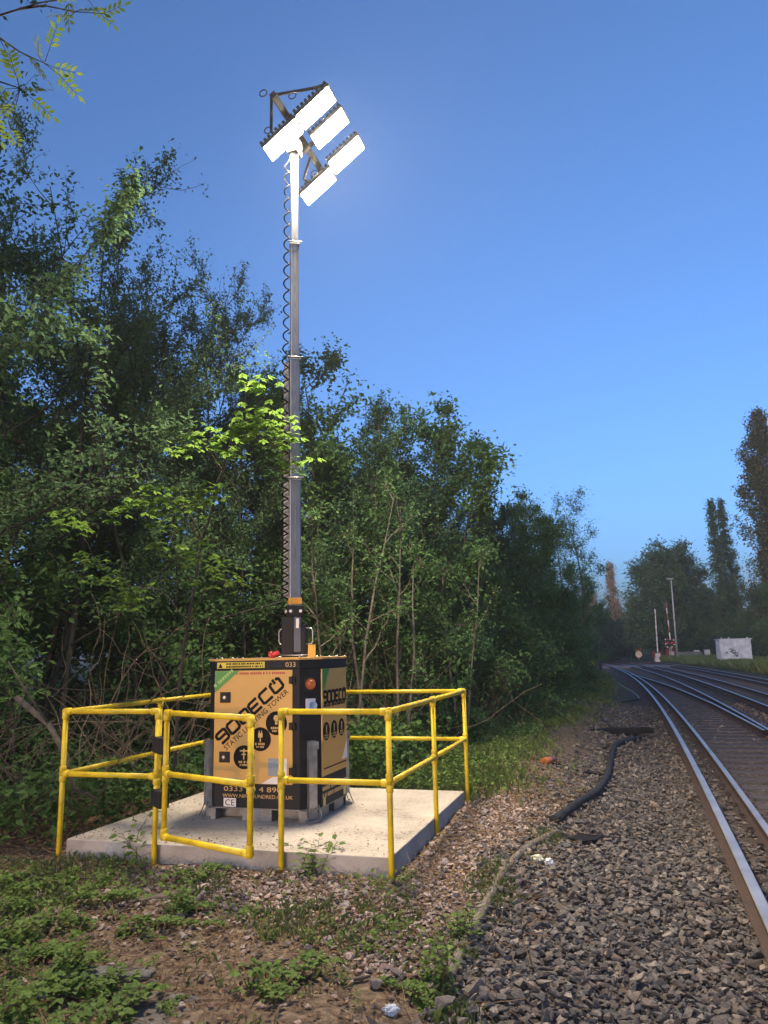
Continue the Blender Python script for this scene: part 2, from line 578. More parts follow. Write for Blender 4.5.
def scatter_ballast():
    r = np.random.RandomState(5)
    parts = []
    for y0, y1, dens, s0, s1, sub in ((3.2, 5.2, 1500, .013, .047, 1), (5.2, 8.2, 1100, .014, .047, 1), (8.2, 13, 640, .018, .048, 0), (13, 26, 150, .032, .056, 0)):
        w0 = .56 * y1 + .6
        n = int((y1 - y0) * (w0 + 1.0) * dens)
        y = r.uniform(y0, y1, n)
        x = r.uniform(-1.0, w0, n)
        o = offs(x, y)
        wob = (fbm(x * .9, y * .9, 21) - .5) * .9
        keep = (o + wob > -2.1 - r.exponential(.11, n)) & (o < 5.9) & (x < .56 * y + .4)
        # leave rails and most of the sleeper tops free
        for ro in (0.035, 1.54, 3.62, 5.1, -.37, 2.47, 5.6):
            keep &= np.abs(o - ro) > .075
        infour = ((o > .0) & (o < 1.55)) | ((o > 3.6) & (o < 5.1))
        sl = slope(y)
        for o0, yf in ((0, 5.2), (3.6, 10.0)):
            ph = (y + (o - o0 - .7875) * sl / np.sqrt(1 + sl * sl) - yf) / .65
            onsl = (np.abs(ph - np.round(ph)) * .65 < .155) & (np.abs(o - o0 - .79) < 1.3) & (o > o0 - .3)
            keep &= ~(onsl & (r.rand(n) < .93))
        keep &= ~(infour & (r.rand(n) < .35))
        x, y, o = x[keep], y[keep], o[keep]
        s = s0 + (s1 - s0) * r.beta(1.1, 1.7, len(x)); s *= np.where(r.rand(len(x)) < .06, 1.4, 1)
        z = gzn(x, y) + s * r.uniform(-.3, .95, len(x))
        z -= .035 * ((o > 0) & (o < 1.5))
        parts.append(stones(np.stack([x, y, z], 1), s, sub, 7))
    V, F = join(parts)
    tag(link('ballast', np_mesh('ballast', V, F, S_ballast)), kind='stuff')
scatter_ballast()

SL = (-2.7406, 6.6841)          # world corner of the pad frame
ANG = -0.2957
CA, SA = math.cos(ANG), math.sin(ANG)
def L2W(a, b): return SL[0] + a * CA - b * SA, SL[1] + a * SA + b * CA
def w2l(x, y):
    dx, dy = x - SL[0], y - SL[1]
    return dx * CA + dy * SA, -dx * SA + dy * CA

def on_pad(x, y, m=0.0):
    a, b = w2l(x, y)
    return (a > .03 - m) & (a < 2.85 + m) & (b > .03 - m) & (b < 2.77 + m)

def scatter_gravel():
    r = np.random.RandomState(15)
    n = 70000
    y = r.uniform(3.6, 11.5, n)
    x = r.uniform(-3, 3.6, n)
    o = offs(x, y)
    a, b = w2l(x, y)
    # thick by the front right corner and along the right side of the pad, thin elsewhere
    d = np.exp(-((a - 2.3) / .75) ** 2 - ((b + .42) / .38) ** 2) * 1.2
    d += np.exp(-((a - 1.6) / 1.0) ** 2 - ((b + .9) / .45) ** 2) * .4
    d += np.exp(-((a - 1.2) / .6) ** 2 - ((b + .25) / .2) ** 2) * .35
    d += np.exp(-((a - 3.3) / .42) ** 2) * np.where((b > -1.6) & (b < 3.2), .62, 0)
    d *= .35 + 1.1 * fbm(x * 2.2, y * 2.2, 33)
    d += .025
    keep = (r.rand(n) < d) & (o < -1.7) & ~on_pad(x, y, .03)
    x, y = x[keep], y[keep]
    s = r.uniform(.011, .027, len(x)) * np.where(r.rand(len(x)) < .08, 1.6, 1)
    P = np.stack([x, y, gzn(x, y) + s * .55], 1)
    V, F = stones(P, s, 1, 3)
    tag(link('gravel', np_mesh('gravel', V, F, S_pink)), kind='stuff')
scatter_gravel()

# ---------------------------------------------------------------- leaves, trees
def leaf_quads(r, P, size, droop=.25, flat=.5, width=.55):
    """one folded leaf (4 points) at each point"""
    n = len(P)
    az = r.uniform(0, 2 * np.pi, n)
    el = r.normal(-droop, .5, n)
    d = np.stack([np.cos(az) * np.cos(el), np.sin(az) * np.cos(el), np.sin(el)], 1)
    up = np.stack([r.normal(0, flat, n), r.normal(0, flat, n), np.ones(n)], 1)
    side = np.cross(d, up); side /= np.linalg.norm(side, axis=1)[:, None] + 1e-9
    nr = np.cross(side, d)
    L = (size * r.uniform(.65, 1.25, n))[:, None]
    W = L * width * .5
    b = P
    t = P + d * L
    m = P + d * L * .45
    l_ = m + side * W + nr * W * .35
    rr = m - side * W + nr * W * .35
    V = np.stack([b, l_, t, rr], 1).reshape(-1, 3)
    F = np.arange(n * 4).reshape(-1, 4)
    return V, F

def tubes_np(lines, seg=4):
    """many tapered limbs -> V,F"""
    Vs, Fs, k = [], [], 0
    an = np.arange(seg) * 2 * np.pi / seg
    c, s = np.cos(an), np.sin(an)
    for pts, rad in lines:
        pts = np.asarray(pts, float); rad = np.asarray(rad, float)
        t = np.gradient(pts, axis=0)
        t /= np.linalg.norm(t, axis=1)[:, None] + 1e-9
        a = np.array([1., 0, 0]) if abs(t[0, 0]) < .7 else np.array([0, 1., 0])
        u = np.cross(t, a); u /= np.linalg.norm(u, axis=1)[:, None] + 1e-9
        w = np.cross(t, u)
        ring = pts[:, None] + rad[:, None, None] * (u[:, None] * c[None, :, None] + w[:, None] * s[None, :, None])
        m = len(pts)
        Vs.append(ring.reshape(-1, 3))
        i = (np.arange(m - 1)[:, None] * seg + np.arange(seg)[None])
        j = (np.arange(m - 1)[:, None] * seg + (np.arange(seg)[None] + 1) % seg)
        Fs.append(np.stack([i, j, j + seg, i + seg], -1).reshape(-1, 4) + k)
        k += m * seg
    return np.concatenate(Vs), np.concatenate(Fs)

def limb(r, p, d, L, n, up, wig):
    pts = [p]
    d = d / np.linalg.norm(d)
    for i in range(n):
        d = d + r.normal(0, wig, 3) + np.array([0, 0, up])
        d /= np.linalg.norm(d)
        pts.append(pts[-1] + d * L / n)
    return np.array(pts)

def grow(seed, H, Rr, nst=2, start=.2, prof=None, el=(.2, .8), nl=26, nt=9, leaves=14000, lsize=.08,
         up=.1, trunk=.09, lean=.1, clump=.16, dead=0, droop=.25, stemspread=.25, skew=1.0, wob=.09):
    r = np.random.RandomState(seed)
    prof = prof or (lambda u: .35 + .65 * math.sin(math.pi * min(1, u * .9 + .1)))
    lines, anchors, wts = [], [], []
    for s in range(nst):
        a0 = 2 * math.pi * (s / nst) + r.uniform(0, 1)
        p0 = np.array([math.cos(a0), math.sin(a0), 0]) * stemspread * r.uniform(.3, 1) * (nst > 1) + np.array([0, 0, -.1])
        hs = H * (1 if s == 0 else r.uniform(.7, .95))
        n = 9
        pts = [p0]
        d = np.array([math.cos(a0) * lean, math.sin(a0) * lean, 1.])
        for i in range(n):
            d = d + np.array([r.normal(0, wob), r.normal(0, wob), .12]); d /= np.linalg.norm(d)
            pts.append(pts[-1] + d * hs / n)
        pts = np.array(pts)
        r0 = trunk * r.uniform(.75, 1.1)
        rad = r0 * (1 - np.linspace(0, 1, n + 1)) ** .8 + .006
        lines.append((pts, rad))
        m = max(4, nl // nst)
        for k in range(m):
            u = start + (1 - start) * (k + r.rand()) / m
            u = min(u, .99)
            f = u * n; i = min(int(f), n - 1)
            p = pts[i] * (1 - f + i) + pts[i + 1] * (f - i)
            az = k * 2.4 + r.uniform(-.6, .6) + a0
            e = el[0] + (el[1] - el[0]) * u + r.normal(0, .15)
            dd = np.array([math.cos(az) * math.cos(e), math.sin(az) * math.cos(e), math.sin(e)])
            L = Rr * prof(u) * r.uniform(.65, 1.25)
            lp = limb(r, p, dd, L, 6, up * .35, .13)
            rl = max(.008, r0 * .42 * (1 - u) + .010)
            lines.append((lp, np.linspace(rl, .004, 7)))
            for q in range(nt):
                g = r.uniform(.25, 1.0) * 6; gi = min(int(g), 5)
                tp = lp[gi] * (1 - g + gi) + lp[gi + 1] * (g - gi)
                td = (lp[gi + 1] - lp[gi]); td = td / np.linalg.norm(td) + r.normal(0, .6, 3)
                tl = (L * .25 + .12) * r.uniform(.6, 1.4)
                tt = limb(r, tp, td, tl, 4, up * .4, .2)
                lines.append((tt, np.linspace(.0055, .002, 5)))
                anchors.append(tt); wts.append(tl)
    for k in range(dead):                                   # bare twigs low down
        a0 = r.uniform(0, 6.28)
        p = np.array([r.normal(0, .5), r.normal(0, .5), r.uniform(.2, 1.4)])
        dd = np.array([math.cos(a0), math.sin(a0), r.uniform(-.2, .9)])
        lines.append((limb(r, p, dd, r.uniform(.6, 1.8), 6, -.03, .22), np.linspace(.008, .0025, 7)))
    A = np.array(anchors)
    w = np.array(wts); w /= w.sum()
    w = w * r.gamma(1.2, 1.0, len(w)) ** skew; w /= w.sum()  # some twigs fuller than others
    ti = r.choice(len(A), leaves, p=w)
    f = r.uniform(.1, 1.0, leaves) * 4
    i = np.minimum(f.astype(int), 3); f = (f - i)[:, None]
    P = A[ti, i] * (1 - f) + A[ti, i + 1] * f + r.normal(0, clump, (leaves, 3)) * r.uniform(.2, 1.2, (leaves, 1))
    P = P[P[:, 2] > .05]
    return tubes_np(lines), leaf_quads(r, P, lsize, droop)

def make_tree(name, seed, bark, leaf, **k):
    (V, F), (LV, LF) = grow(seed, **k)
    return np_mesh(name + '_trunk', V, F, bark, True), np_mesh(name + '_crown', LV, LF, leaf)

def put_tree(name, meshes, x, y, rz, sc, label, cat='tree', group=None, crown='crown', z=None):
    t = empty(name, (x, y, float(gz(x, y)) if z is None else z), rz)
    t.scale = sc if isinstance(sc, tuple) else (sc, sc, sc)
    tag(t, label, cat, group)
    link('trunk', meshes[0], t)
    link(crown, meshes[1], t)
    return t

hedgeprof = lambda u: .55 + .5 * math.sin(math.pi * min(1, u * .85 + .18)) - .35 * u * u
openprof = lambda u: .35 + .75 * math.sin(math.pi * min(1, u * .82 + .15))
# unit kinds: heights in metres, later scaled
T_open = [make_tree('loose_tree', 11 + i, M_barkd, L_left, H=8, Rr=2.3, nst=2 + i, start=.25, prof=openprof, nl=34, nt=15,
                    leaves=34000, lsize=.062, trunk=.045, clump=.08, dead=14, up=.15) for i in range(3)]
T_hedge = [make_tree('hedge_tree', 31 + i, M_bark, (L_hedge, L_deep, L_hedge, L_left)[i], H=7, Rr=2.1, nst=3, start=.10, prof=hedgeprof, nl=46, nt=13,
                     leaves=(34000, 44000, 24000, 40000)[i], lsize=(.10, .075, .125, .085)[i], trunk=.055, clump=(.15, .11, .17, .13)[i], dead=8, up=.12, el=(.1, 1.0)) for i in range(4)]
T_birch = make_tree('airy_tree', 51, M_bark, L_hedge, H=9, Rr=2.2, nst=2, start=.2, prof=openprof, nl=30, nt=9,
                    leaves=11000, lsize=.11, trunk=.07, clump=.2, el=(.4, 1.1))

def HT(i, x, y, h, label, w=1.0, kind='hedge', rz=None):
    if kind == 'hedge': ms, h0, nm = T_hedge[i % 4], 7, 'hedge_tree'
    elif kind == 'open': ms, h0, nm = T_open[i % 3], 8, 'tree'
    else: ms, h0, nm = T_birch, 9, 'tree'
    s = h / h0 * 1.0
    return put_tree(nm, ms, x, y, (i * 1.9) if rz is None else rz, (s * w, s * w, s), label)

HT(0, -5.3, 7.6, 9.4, 'tall loose-leaved tree at the far left edge with crown over the guardrail corner', 1.0, 'open')
HT(1, -4.6, 10.2, 8.6, 'thin-stemmed dark tree with bare lower trunks behind the front left guardrail post', .95, 'open')
HT(2, -3.7, 11.8, 8.9, 'feathery dark tree rising highest between the left tree and the mast', .85, 'open')
HT(3, -2.5, 13.0, 7.7, 'dark airy tree just left of the lighting mast', .7, 'open')
HT(0, -1.4, 13.3, 6.9, 'leafy tree directly behind the lighting mast and cabinet', .95)
HT(1, -.35, 13.6, 6.7, 'hedge tree with slanting bare stems right of the ochre cabinet', .9)
HT(2, .55, 15.3, 6.5, 'hedge tree with spiky top behind the right end of the back guardrail', .95)
HT(3, 1.3, 17.4, 6.3, 'dense hedge tree right behind the far guardrail corner post', .9)
HT(1, 2.3, 20, 6.1, 'rounded hedge tree above the green verge past the guardrail', .95)
HT(2, 3.6, 23.6, 6.3, 'bushy hedge tree beside the coiled black hose', .95)
HT(0, 5.2, 28.3, 6.8, 'full hedge tree halfway along the trackside hedge', .95)
HT(3, 6.9, 33.3, 7.1, 'dense tree before the airy one near the far end of the hedge', .95)
HT(0, 9.4, 39, 9.0, 'airy pale tree with gaps in its crown standing above the far hedge', 1.0, 'birch')
HT(2, 10.6, 47, 6.6, 'low dark hedge tree after the airy tree towards the crossing', 1.1)
HT(1, 12.4, 56, 5.2, 'last small hedge tree beside the yellow handrail', 1.2)
back = 'trees behind the front row of the hedge'
for i, (x, y, h) in enumerate([(-7.0, 10.5, 7.0), (-6.4, 13.5, 7.8), (-4.9, 15, 8.0), (-3.2, 16.2, 7.6), (-1.6, 17, 7.0), (-.2, 18.4, 6.6),
                               (1.0, 21.5, 6.2), (-8.5, 14, 7), (2.6, 26, 6.4), (4.9, 34, 6.8), (7.2, 42, 6.6)]):
    o = HT(i + 1, x, y, h, 'dark tree standing behind the front row of the trackside hedge', 1.05, 'hedge')
    o['group'] = back

T_shrub = [make_tree('hedge_shrub', 61 + i, M_bark, L_hedge, H=3.2, Rr=1.5, nst=4, start=.03, prof=lambda u: 1.05 - .45 * u, nl=44, nt=9,
                     leaves=15000, lsize=.10, trunk=.03, clump=.17, el=(.0, 1.1), up=.08) for i in range(2)]
for i, (x, y, s, lab) in enumerate([
        (.45, 13.2, .75, 'low leafy shrub under the hedge behind the back guardrail'),
        (1.2, 15.0, .85, 'leafy shrub at the hedge foot behind the far corner post'),
        (2.0, 17.4, 1.0, 'leafy shrub at the hedge foot where the grass verge begins to narrow'),
        (2.9, 20.2, 1.05, 'leafy shrub at the hedge foot left of the orange plug'),
        (4.2, 24.2, 1.1, 'leafy shrub at the hedge foot level with the black plank'),
        (5.7, 28.6, 1.15, 'leafy shrub at the hedge foot just past the black plank'),
        (7.3, 34.0, 1.1, 'leafy shrub at the hedge foot below the airy pale tree'),
        (9.2, 40.5, 1.15, 'leafy shrub at the hedge foot beyond the airy pale tree'),
        (11.2, 49.5, 1.0, 'leafy shrub beside the yellow handrail'),
        (-3.6, 12.2, 1.0, 'dark shrub deep under the trees left of the cabinet'),
        (-2.2, 14.0, 1.1, 'dark shrub deep under the trees right behind the cabinet'),
        (-5.3, 9.8, 1.1, 'dark shrub under the trees at the left edge')]):
    put_tree('hedge_shrub', T_shrub[i % 2], x, y, i * 1.5, s, lab, 'shrub', crown='foliage')
M_stem = mat('pale_stem_bark', (.12, .105, .08), (.06, .052, .04), .85, scale=12, bump=.4)
T_sap = [make_tree('sapling', 121 + i, M_stem, L_hedge, H=4.2, Rr=.75, nst=2 + i, start=.3, prof=openprof, nl=15, nt=6, leaves=1500, lsize=.075, trunk=.026,
                   clump=.09, lean=.22, wob=.05, stemspread=.3, el=(.4, 1.1)) for i in range(2)]
for i, (x, y, s_, rz, lab) in enumerate([(-.62, 11.2, 1.0, .6, 'thin pale-stemmed sapling rising beside the right edge of the cabinet'),
                                         (.02, 11.6, 1.05, 2.9, 'thin pale-stemmed sapling behind the middle of the back guardrail'),
                                         (1.18, 12.9, .9, 1.7, 'thin pale-stemmed sapling just left of the far guardrail corner post')]):
    put_tree('sapling', T_sap[i % 2], x, y, rz, s_, lab)

# bare twiggy shrubs under the trees --------------------------------------
def bare_shrub_mesh(seed, n=26, H=1.9):
    r = np.random.RandomState(seed)
    lines = []
    for k in range(n):
        a = r.uniform(0, 6.28)
        p = np.array([r.normal(0, .35), r.normal(0, .3), 0])
        d = np.array([math.cos(a) * r.uniform(.1, .9), math.sin(a) * r.uniform(.1, .9), 1])
        L = H * r.uniform(.5, 1.2)
        lp = limb(r, p, d, L, 8, -.05, .13)
        lines.append((lp, np.linspace(.009, .003, 9)))
        for q in range(4):
            j = r.randint(2, 8)
            lines.append((limb(r, lp[j], r.normal(0, 1, 3) + np.array([0, 0, .4]), L * .3, 4, 0, .2), np.linspace(.004, .0018, 5)))
    V, F = tubes_np(lines, 4)
    return np_mesh('bare_shrub', V, F, M_twig, True)
BS = [bare_shrub_mesh(70 + i) for i in range(3)]
for i, (x, y, s, lab) in enumerate([(-3.6, 7.6, 1.0, 'tangle of bare brown twigs at the left edge behind the leaning branch'),
                                    (-3.1, 9.6, 1.1, 'tangle of bare twigs behind the left guardrail run'),
                                    (-.9, 11.2, 1.15, 'tangle of arching bare twigs behind the cabinet'),
                                    (.1, 11.9, 1.1, 'bare twiggy shrub seen through the right part of the back guardrail'),
                                    (1.6, 14.6, .9, 'bare brown twigs at the hedge foot right of the far corner post')]):
    o = link('bare_shrub', BS[i % 3], None, (x, y, 0))
    o.rotation_euler = (0, 0, i * 1.3)
    o.scale = (s, s, s)
    tag(o, lab, 'shrub')

# the leaning dead branch beside the left post
b = MB()
b.tube([(-3.55, 7.5, 1.25), (-3.1, 7.2, 1.02), (-2.86, 7.0, .78), (-2.75, 6.95, .5), (-2.6, 7.1, .38)], [.03, .028, .024, .02, .012], 8)
b.tube([(-3.1, 7.2, 1.02), (-3.3, 7.1, 1.35), (-3.42, 7.0, 1.6)], [.014, .01, .005], 6)
tag(b.build('branch', M_bark), 'grey dead branch leaning down behind the left guardrail post', 'branch')

# maple sapling with lamp-lit leaves ---------------------------------------
def sapling():
    r = np.random.RandomState(4)
    ST = [[(-2.51, 9.2, -.05), (-2.41, 9.0, 1.12), (-2.24, 8.7, 2.01), (-2.03, 8.4, 2.87), (-1.73, 8.0, 3.57), (-1.37, 7.6, 3.94), (-0.95, 7.4, 3.56)],
          [(-2.03, 8.4, 2.87), (-2.2, 8.1, 3.27), (-2.49, 7.95, 3.36), (-2.87, 8.1, 3.15)],
          [(-2.24, 8.7, 2.01), (-2.45, 8.3, 2.32), (-2.68, 8.0, 2.35), (-3.1, 8.1, 2.64)],
          [(-2.24, 8.7, 2.01), (-1.89, 8.0, 2.28), (-1.55, 7.5, 2.35)],
          [(-1.73, 8.0, 3.57), (-1.88, 7.8, 3.85), (-2.13, 7.8, 3.79)],
          [(-2.03, 8.4, 2.87), (-2.12, 8.0, 3.03), (-2.26, 7.8, 2.73)],
          [(-1.73, 8.0, 3.57), (-1.42, 7.6, 4.21), (-1.29, 7.5, 4.39)]]
    CL = [(-1.28, 7.4, 4.02), (-1.08, 7.4, 3.93), (-1.02, 7.4, 3.75), (-0.92, 7.4, 3.49), (-1.39, 7.45, 3.9), (-1.72, 7.6, 3.79), (-1.63, 7.6, 3.66),
          (-1.9, 7.7, 3.87), (-2.13, 7.8, 3.79), (-1.81, 7.6, 3.27), (-1.94, 7.7, 3.19), (-2.47, 7.9, 3.35), (-2.6, 8.0, 3.21), (-2.27, 7.8, 3.21),
          (-2.2, 7.8, 2.98), (-2.26, 7.8, 2.73), (-1.89, 7.6, 2.62), (-1.53, 7.4, 2.34), (-1.66, 7.45, 2.43), (-2.87, 8.1, 3.15), (-3.15, 8.1, 2.66),
          (-2.94, 8.0, 2.46), (-2.62, 7.9, 2.27), (-2.69, 7.9, 2.17), (-3.58, 8.3, 3.17), (-3.36, 8.2, 3.04), (-1.29, 7.5, 4.37), (-1.47, 7.5, 3.86), (-1.15, 7.4, 3.85)]
    t = empty('maple_sapling', (-2.51, 9.2, 0))
    tag(t, 'slender maple sapling left of the mast with bright yellow-green lamp-lit leaves', 'tree')
    o0 = np.array([-2.51, 9.2, 0])
    lines = []
    for i, s in enumerate(ST):
        p = np.array(s) - o0
        q = []
        for k in range(len(p) - 1):                       # finer, slightly crooked
            for f in (0, .34, .67): q.append(p[k] * (1 - f) + p[k + 1] * f + (r.normal(0, .012, 3) if f else 0))
        q.append(p[-1])
        lines.append((np.array(q), np.linspace(.024 if i == 0 else .01, .003, len(q))))
    C = np.array(CL) - o0
    allp = np.concatenate([l_[0] for l_ in lines])
    P = []
    for c in C:
        j = allp[np.argmin(((allp - c) ** 2).sum(1))]
        lines.append((np.array([j, (j + c) / 2 + r.normal(0, .02, 3), c]), np.array([.004, .003, .002])))
        P.append(c + r.normal(0, 1, (20, 3)) * np.array([.10, .10, .06]))
    V, F = tubes_np(lines, 5)
    link('trunk', np_mesh('sapling_trunk', V, F, M_barkd, True), t)
    # lobed leaves: three overlapping blades each
    P = np.concatenate(P)
    parts = []
    n = len(P)
    az = r.uniform(0, 6.28, n)
    for da, sc in ((0, 1), (.85, .78), (-.85, .78)):
        a = az + da
        el = r.normal(-.35, .12, n) * 0 - .4
        d = np.stack([np.cos(a) * np.cos(el), np.sin(a) * np.cos(el), np.sin(el)], 1)
        side = np.stack([-np.sin(a), np.cos(a), np.zeros(n)], 1)
        L = .105 * sc
        tilt = np.array([0, 0, .004]) * (da == 0)
        q = np.stack([P + tilt, P + d * L * .5 + side * L * .28 + tilt, P + d * L + tilt, P + d * L * .5 - side * L * .28 + tilt], 1)
        parts.append((q.reshape(-1, 3), np.arange(n * 4).reshape(-1, 4)))
    V, F = join(parts)
    link('crown', np_mesh('sapling_crown', V, F, L_fresh), t)
sapling()

# ash tree outside the frame whose twigs hang into the top left corner --------
def ash():
    r = np.random.RandomState(8)
    o0 = np.array([-3.9, 3.7, 0])
    t = empty('ash_tree', tuple(o0))
    tag(t, 'ash tree whose twigs with yellow-green leaflets hang into the top left corner', 'tree')
    TW = [[(-2.55, 3.9, 5.26), (-2.29, 4.0, 5.44), (-2.05, 4.05, 5.58), (-1.79, 4.1, 5.67)], [(-2.56, 3.9, 5.33), (-2.25, 4.0, 5.29), (-2.12, 4.0, 5.19), (-1.97, 4.0, 5.11)],
          [(-2.53, 3.9, 5.06), (-2.32, 4.1, 5.09), (-2.21, 4.2, 5.11)], [(-2.17, 4.05, 5.54), (-2.02, 4.05, 5.56), (-1.83, 4.05, 5.51)]]
    LFp = [(-1.87, 4.05, 5.57), (-1.8, 4.05, 5.52), (-1.73, 4.1, 5.58), (-1.67, 4.1, 5.54), (-1.85, 4.05, 5.48), (-1.94, 4.0, 5.58), (-2.01, 4.0, 5.16),
           (-1.91, 4.0, 5.08), (-1.87, 4.0, 5.02), (-1.94, 4.0, 5.23), (-2.06, 4.0, 5.15), (-2.25, 4.1, 5.26), (-2.21, 4.1, 5.18), (-2.18, 4.2, 5.1),
           (-2.3, 4.2, 5.11), (-2.23, 4.2, 5.18), (-2.17, 4.3, 5.11), (-2.32, 4.2, 5.06), (-2.25, 4.2, 5.0), (-2.35, 4.2, 4.9), (-2.28, 4.25, 4.85)]
    lines = [(np.array([[0, 0, -.1], [.05, 0, 1.5], [-.02, .05, 3], [.1, 0, 4.4], [.2, .1, 6]]), np.array([.09, .08, .07, .05, .03])),
             (np.array([[.05, 0, 3.7], [.6, .1, 4.6], [1.36, .2, 5.26]]), np.array([.035, .022, .012])),
             (np.array([[.6, .1, 4.6], [1.0, .15, 4.95], [1.37, .2, 5.06]]), np.array([.018, .012, .008]))]
    for w in TW: lines.append((np.array(w) - o0, np.linspace(.009, .0025, len(w))))
    allp = np.concatenate([np.array(w) - o0 for w in TW])
    parts = []
    for c in np.array(LFp) - o0:                              # compound leaf: leaflets in pairs on a stalk
        j = allp[np.argmin(((allp - c) ** 2).sum(1))]
        d = c - j
        d = d / (np.linalg.norm(d) + 1e-6) + r.normal(0, .5, 3) + np.array([.3, 0, -.1]); d /= np.linalg.norm(d)
        st = np.array([j, (j + c) / 2, c, c + d * .13])
        lines.append((st, np.array([.003, .002, .0018, .0012])))
        sd = np.cross(d, r.normal(0, 1, 3)); sd /= np.linalg.norm(sd)
        nr = np.cross(sd, d)
        for k in range(9):
            f = (k // 2) / 4.0
            base = c + d * .13 * f
            q = d * .6 + (sd if k % 2 else -sd) * (.8 if k < 8 else 0)
            q /= np.linalg.norm(q)
            w = np.cross(q, nr) * .012
            L = .06 * r.uniform(.8, 1.15)
            parts.append((np.array([base, base + q * L * .5 + w, base + q * L, base + q * L * .5 - w]), np.array([[0, 1, 2, 3]])))
    V, F = tubes_np(lines, 6)
    link('trunk', np_mesh('ash_trunk', V, F, M_barkd, True), t)
    V, F = join(parts)
    link('crown', np_mesh('ash_crown', V, F, L_ash), t)
ash()

# ---------------------------------------------------------------- far trees
T_round = make_tree('round_tree', 81, M_barkd, L_far, H=11.2, Rr=5.2, nst=1, start=.2, nl=100, nt=16, leaves=52000, lsize=.36, trunk=.3, clump=.45,
                    prof=lambda u: .8 + .25 * math.sin(math.pi * u) - .35 * max(0, u - .8) * 3, el=(-.05, .85), up=.1)
put_tree('round_tree', T_round, 34.6, 98, .4, (1, 1, 1), 'broad round-headed green tree behind the crossing barriers')
T_pop = [make_tree('poplar_tree', 91 + i, M_barkd, L_poplar_sun, H=24, Rr=5.2, nst=1, start=.04, nl=150, nt=8, leaves=34000, lsize=.30, trunk=.3, clump=.34, lean=.0, wob=.02,
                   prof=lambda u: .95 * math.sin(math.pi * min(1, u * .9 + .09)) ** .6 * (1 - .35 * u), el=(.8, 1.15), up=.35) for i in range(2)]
put_tree('poplar_tree', T_pop[0], 38.2, 75, 0, (1, 1, 1.03), 'tallest poplar with low-sun orange painted into its leaves at the right edge')
T_slim = [make_tree('poplar_tree', 94 + i, M_barkd, L_far, H=18, Rr=2.1, nst=1, start=.05, nl=90, nt=7, leaves=9500, lsize=.27, trunk=.2, clump=.25, lean=.0, wob=.02,
                   prof=lambda u: .95 * math.sin(math.pi * min(1, u * .88 + .1)) ** .5 * (1 - .3 * u), el=(.75, 1.1), up=.35) for i in range(2)]
put_tree('poplar_tree', T_slim[0], 38.7, 88, 1, (1, 1, 1), 'slim dark poplar with see-through crown, leftmost of the poplars')
put_tree('poplar_tree', T_slim[1], 40.5, 88.6, 2.2, (1, 1, 1.02), 'slim dark poplar standing between its slim twin and the tallest poplar')
T_suntint = make_tree('sun_tinted_tree', 97, M_bark, L_suntint, H=15, Rr=2.6, nst=1, start=.15, nl=60, nt=8, leaves=11000, lsize=.3, trunk=.2, clump=.35, lean=0, wob=.02,
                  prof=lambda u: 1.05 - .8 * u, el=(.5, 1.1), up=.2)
put_tree('sun_tinted_tree', T_suntint, 40.3, 135, 0, (1, 1, 1.05), 'tree with orange sunlight painted into its leaves, far off left of the round tree')
put_tree('sun_tinted_tree', T_suntint, 35.0, 132, 2, (.9, .9, .72), 'smaller tree with orange sunlight painted into its leaves, far off half hidden by the hedge end')
T_bush = [make_tree('bush', 101 + i, M_barkd, L_far, H=6.5, Rr=3.6, nst=3, start=.04, nl=56, nt=11, leaves=30000, lsize=.28, trunk=.1, clump=.32,
                    prof=lambda u: 1.05 - .55 * u, el=(.0, 1.0)) for i in range(2)]
for i, (x, y, s, lab) in enumerate([
        (19.5, 84, .85, 'dark bush beyond the left end of the level crossing'),
        (23.5, 96, .95, 'dark bush across the road left of the white disc sign'),
        (28.5, 104, .95, 'bush across the road right of the sun-tinted trees'),
        (32.0, 108, .8, 'bush behind the white disc sign'),
        (36.6, 103, .85, 'dark bush under the round tree beside the tall lamp pole'),
        (39.6, 98, 1.1, 'dark bush between the lamp pole and the small grey cabinet'),
        (41.5, 95, 1.15, 'dark bush behind the small grey cabinet'),
        (38.5, 80, 1.0, 'dark bush behind the white graffiti hut'),
        (36.2, 70, .9, 'dark bush behind the right end of the graffiti hut'),
        (36.4, 64, .62, 'low bush right of the graffiti hut'),
        (35.3, 60, .45, 'small low bush in the grass at the right edge'),
        (44, 84, 1.3, 'tall dark bush under the tallest poplar')]):
    put_tree('bush', T_bush[i % 2], x, y, i * 1.7, s, lab, 'bush', crown='foliage')
r_ = random.Random(3)
for i in range(14):
    put_tree('bush', T_bush[i % 2], -14 + i * 7.5, 138 + r_.uniform(-8, 8) - i * .7, i * 2.1, r_.uniform(1.1, 1.7),
             'far dark bush in the row closing the view beyond the crossing', 'bush', 'far row of bushes beyond the crossing', crown='foliage')

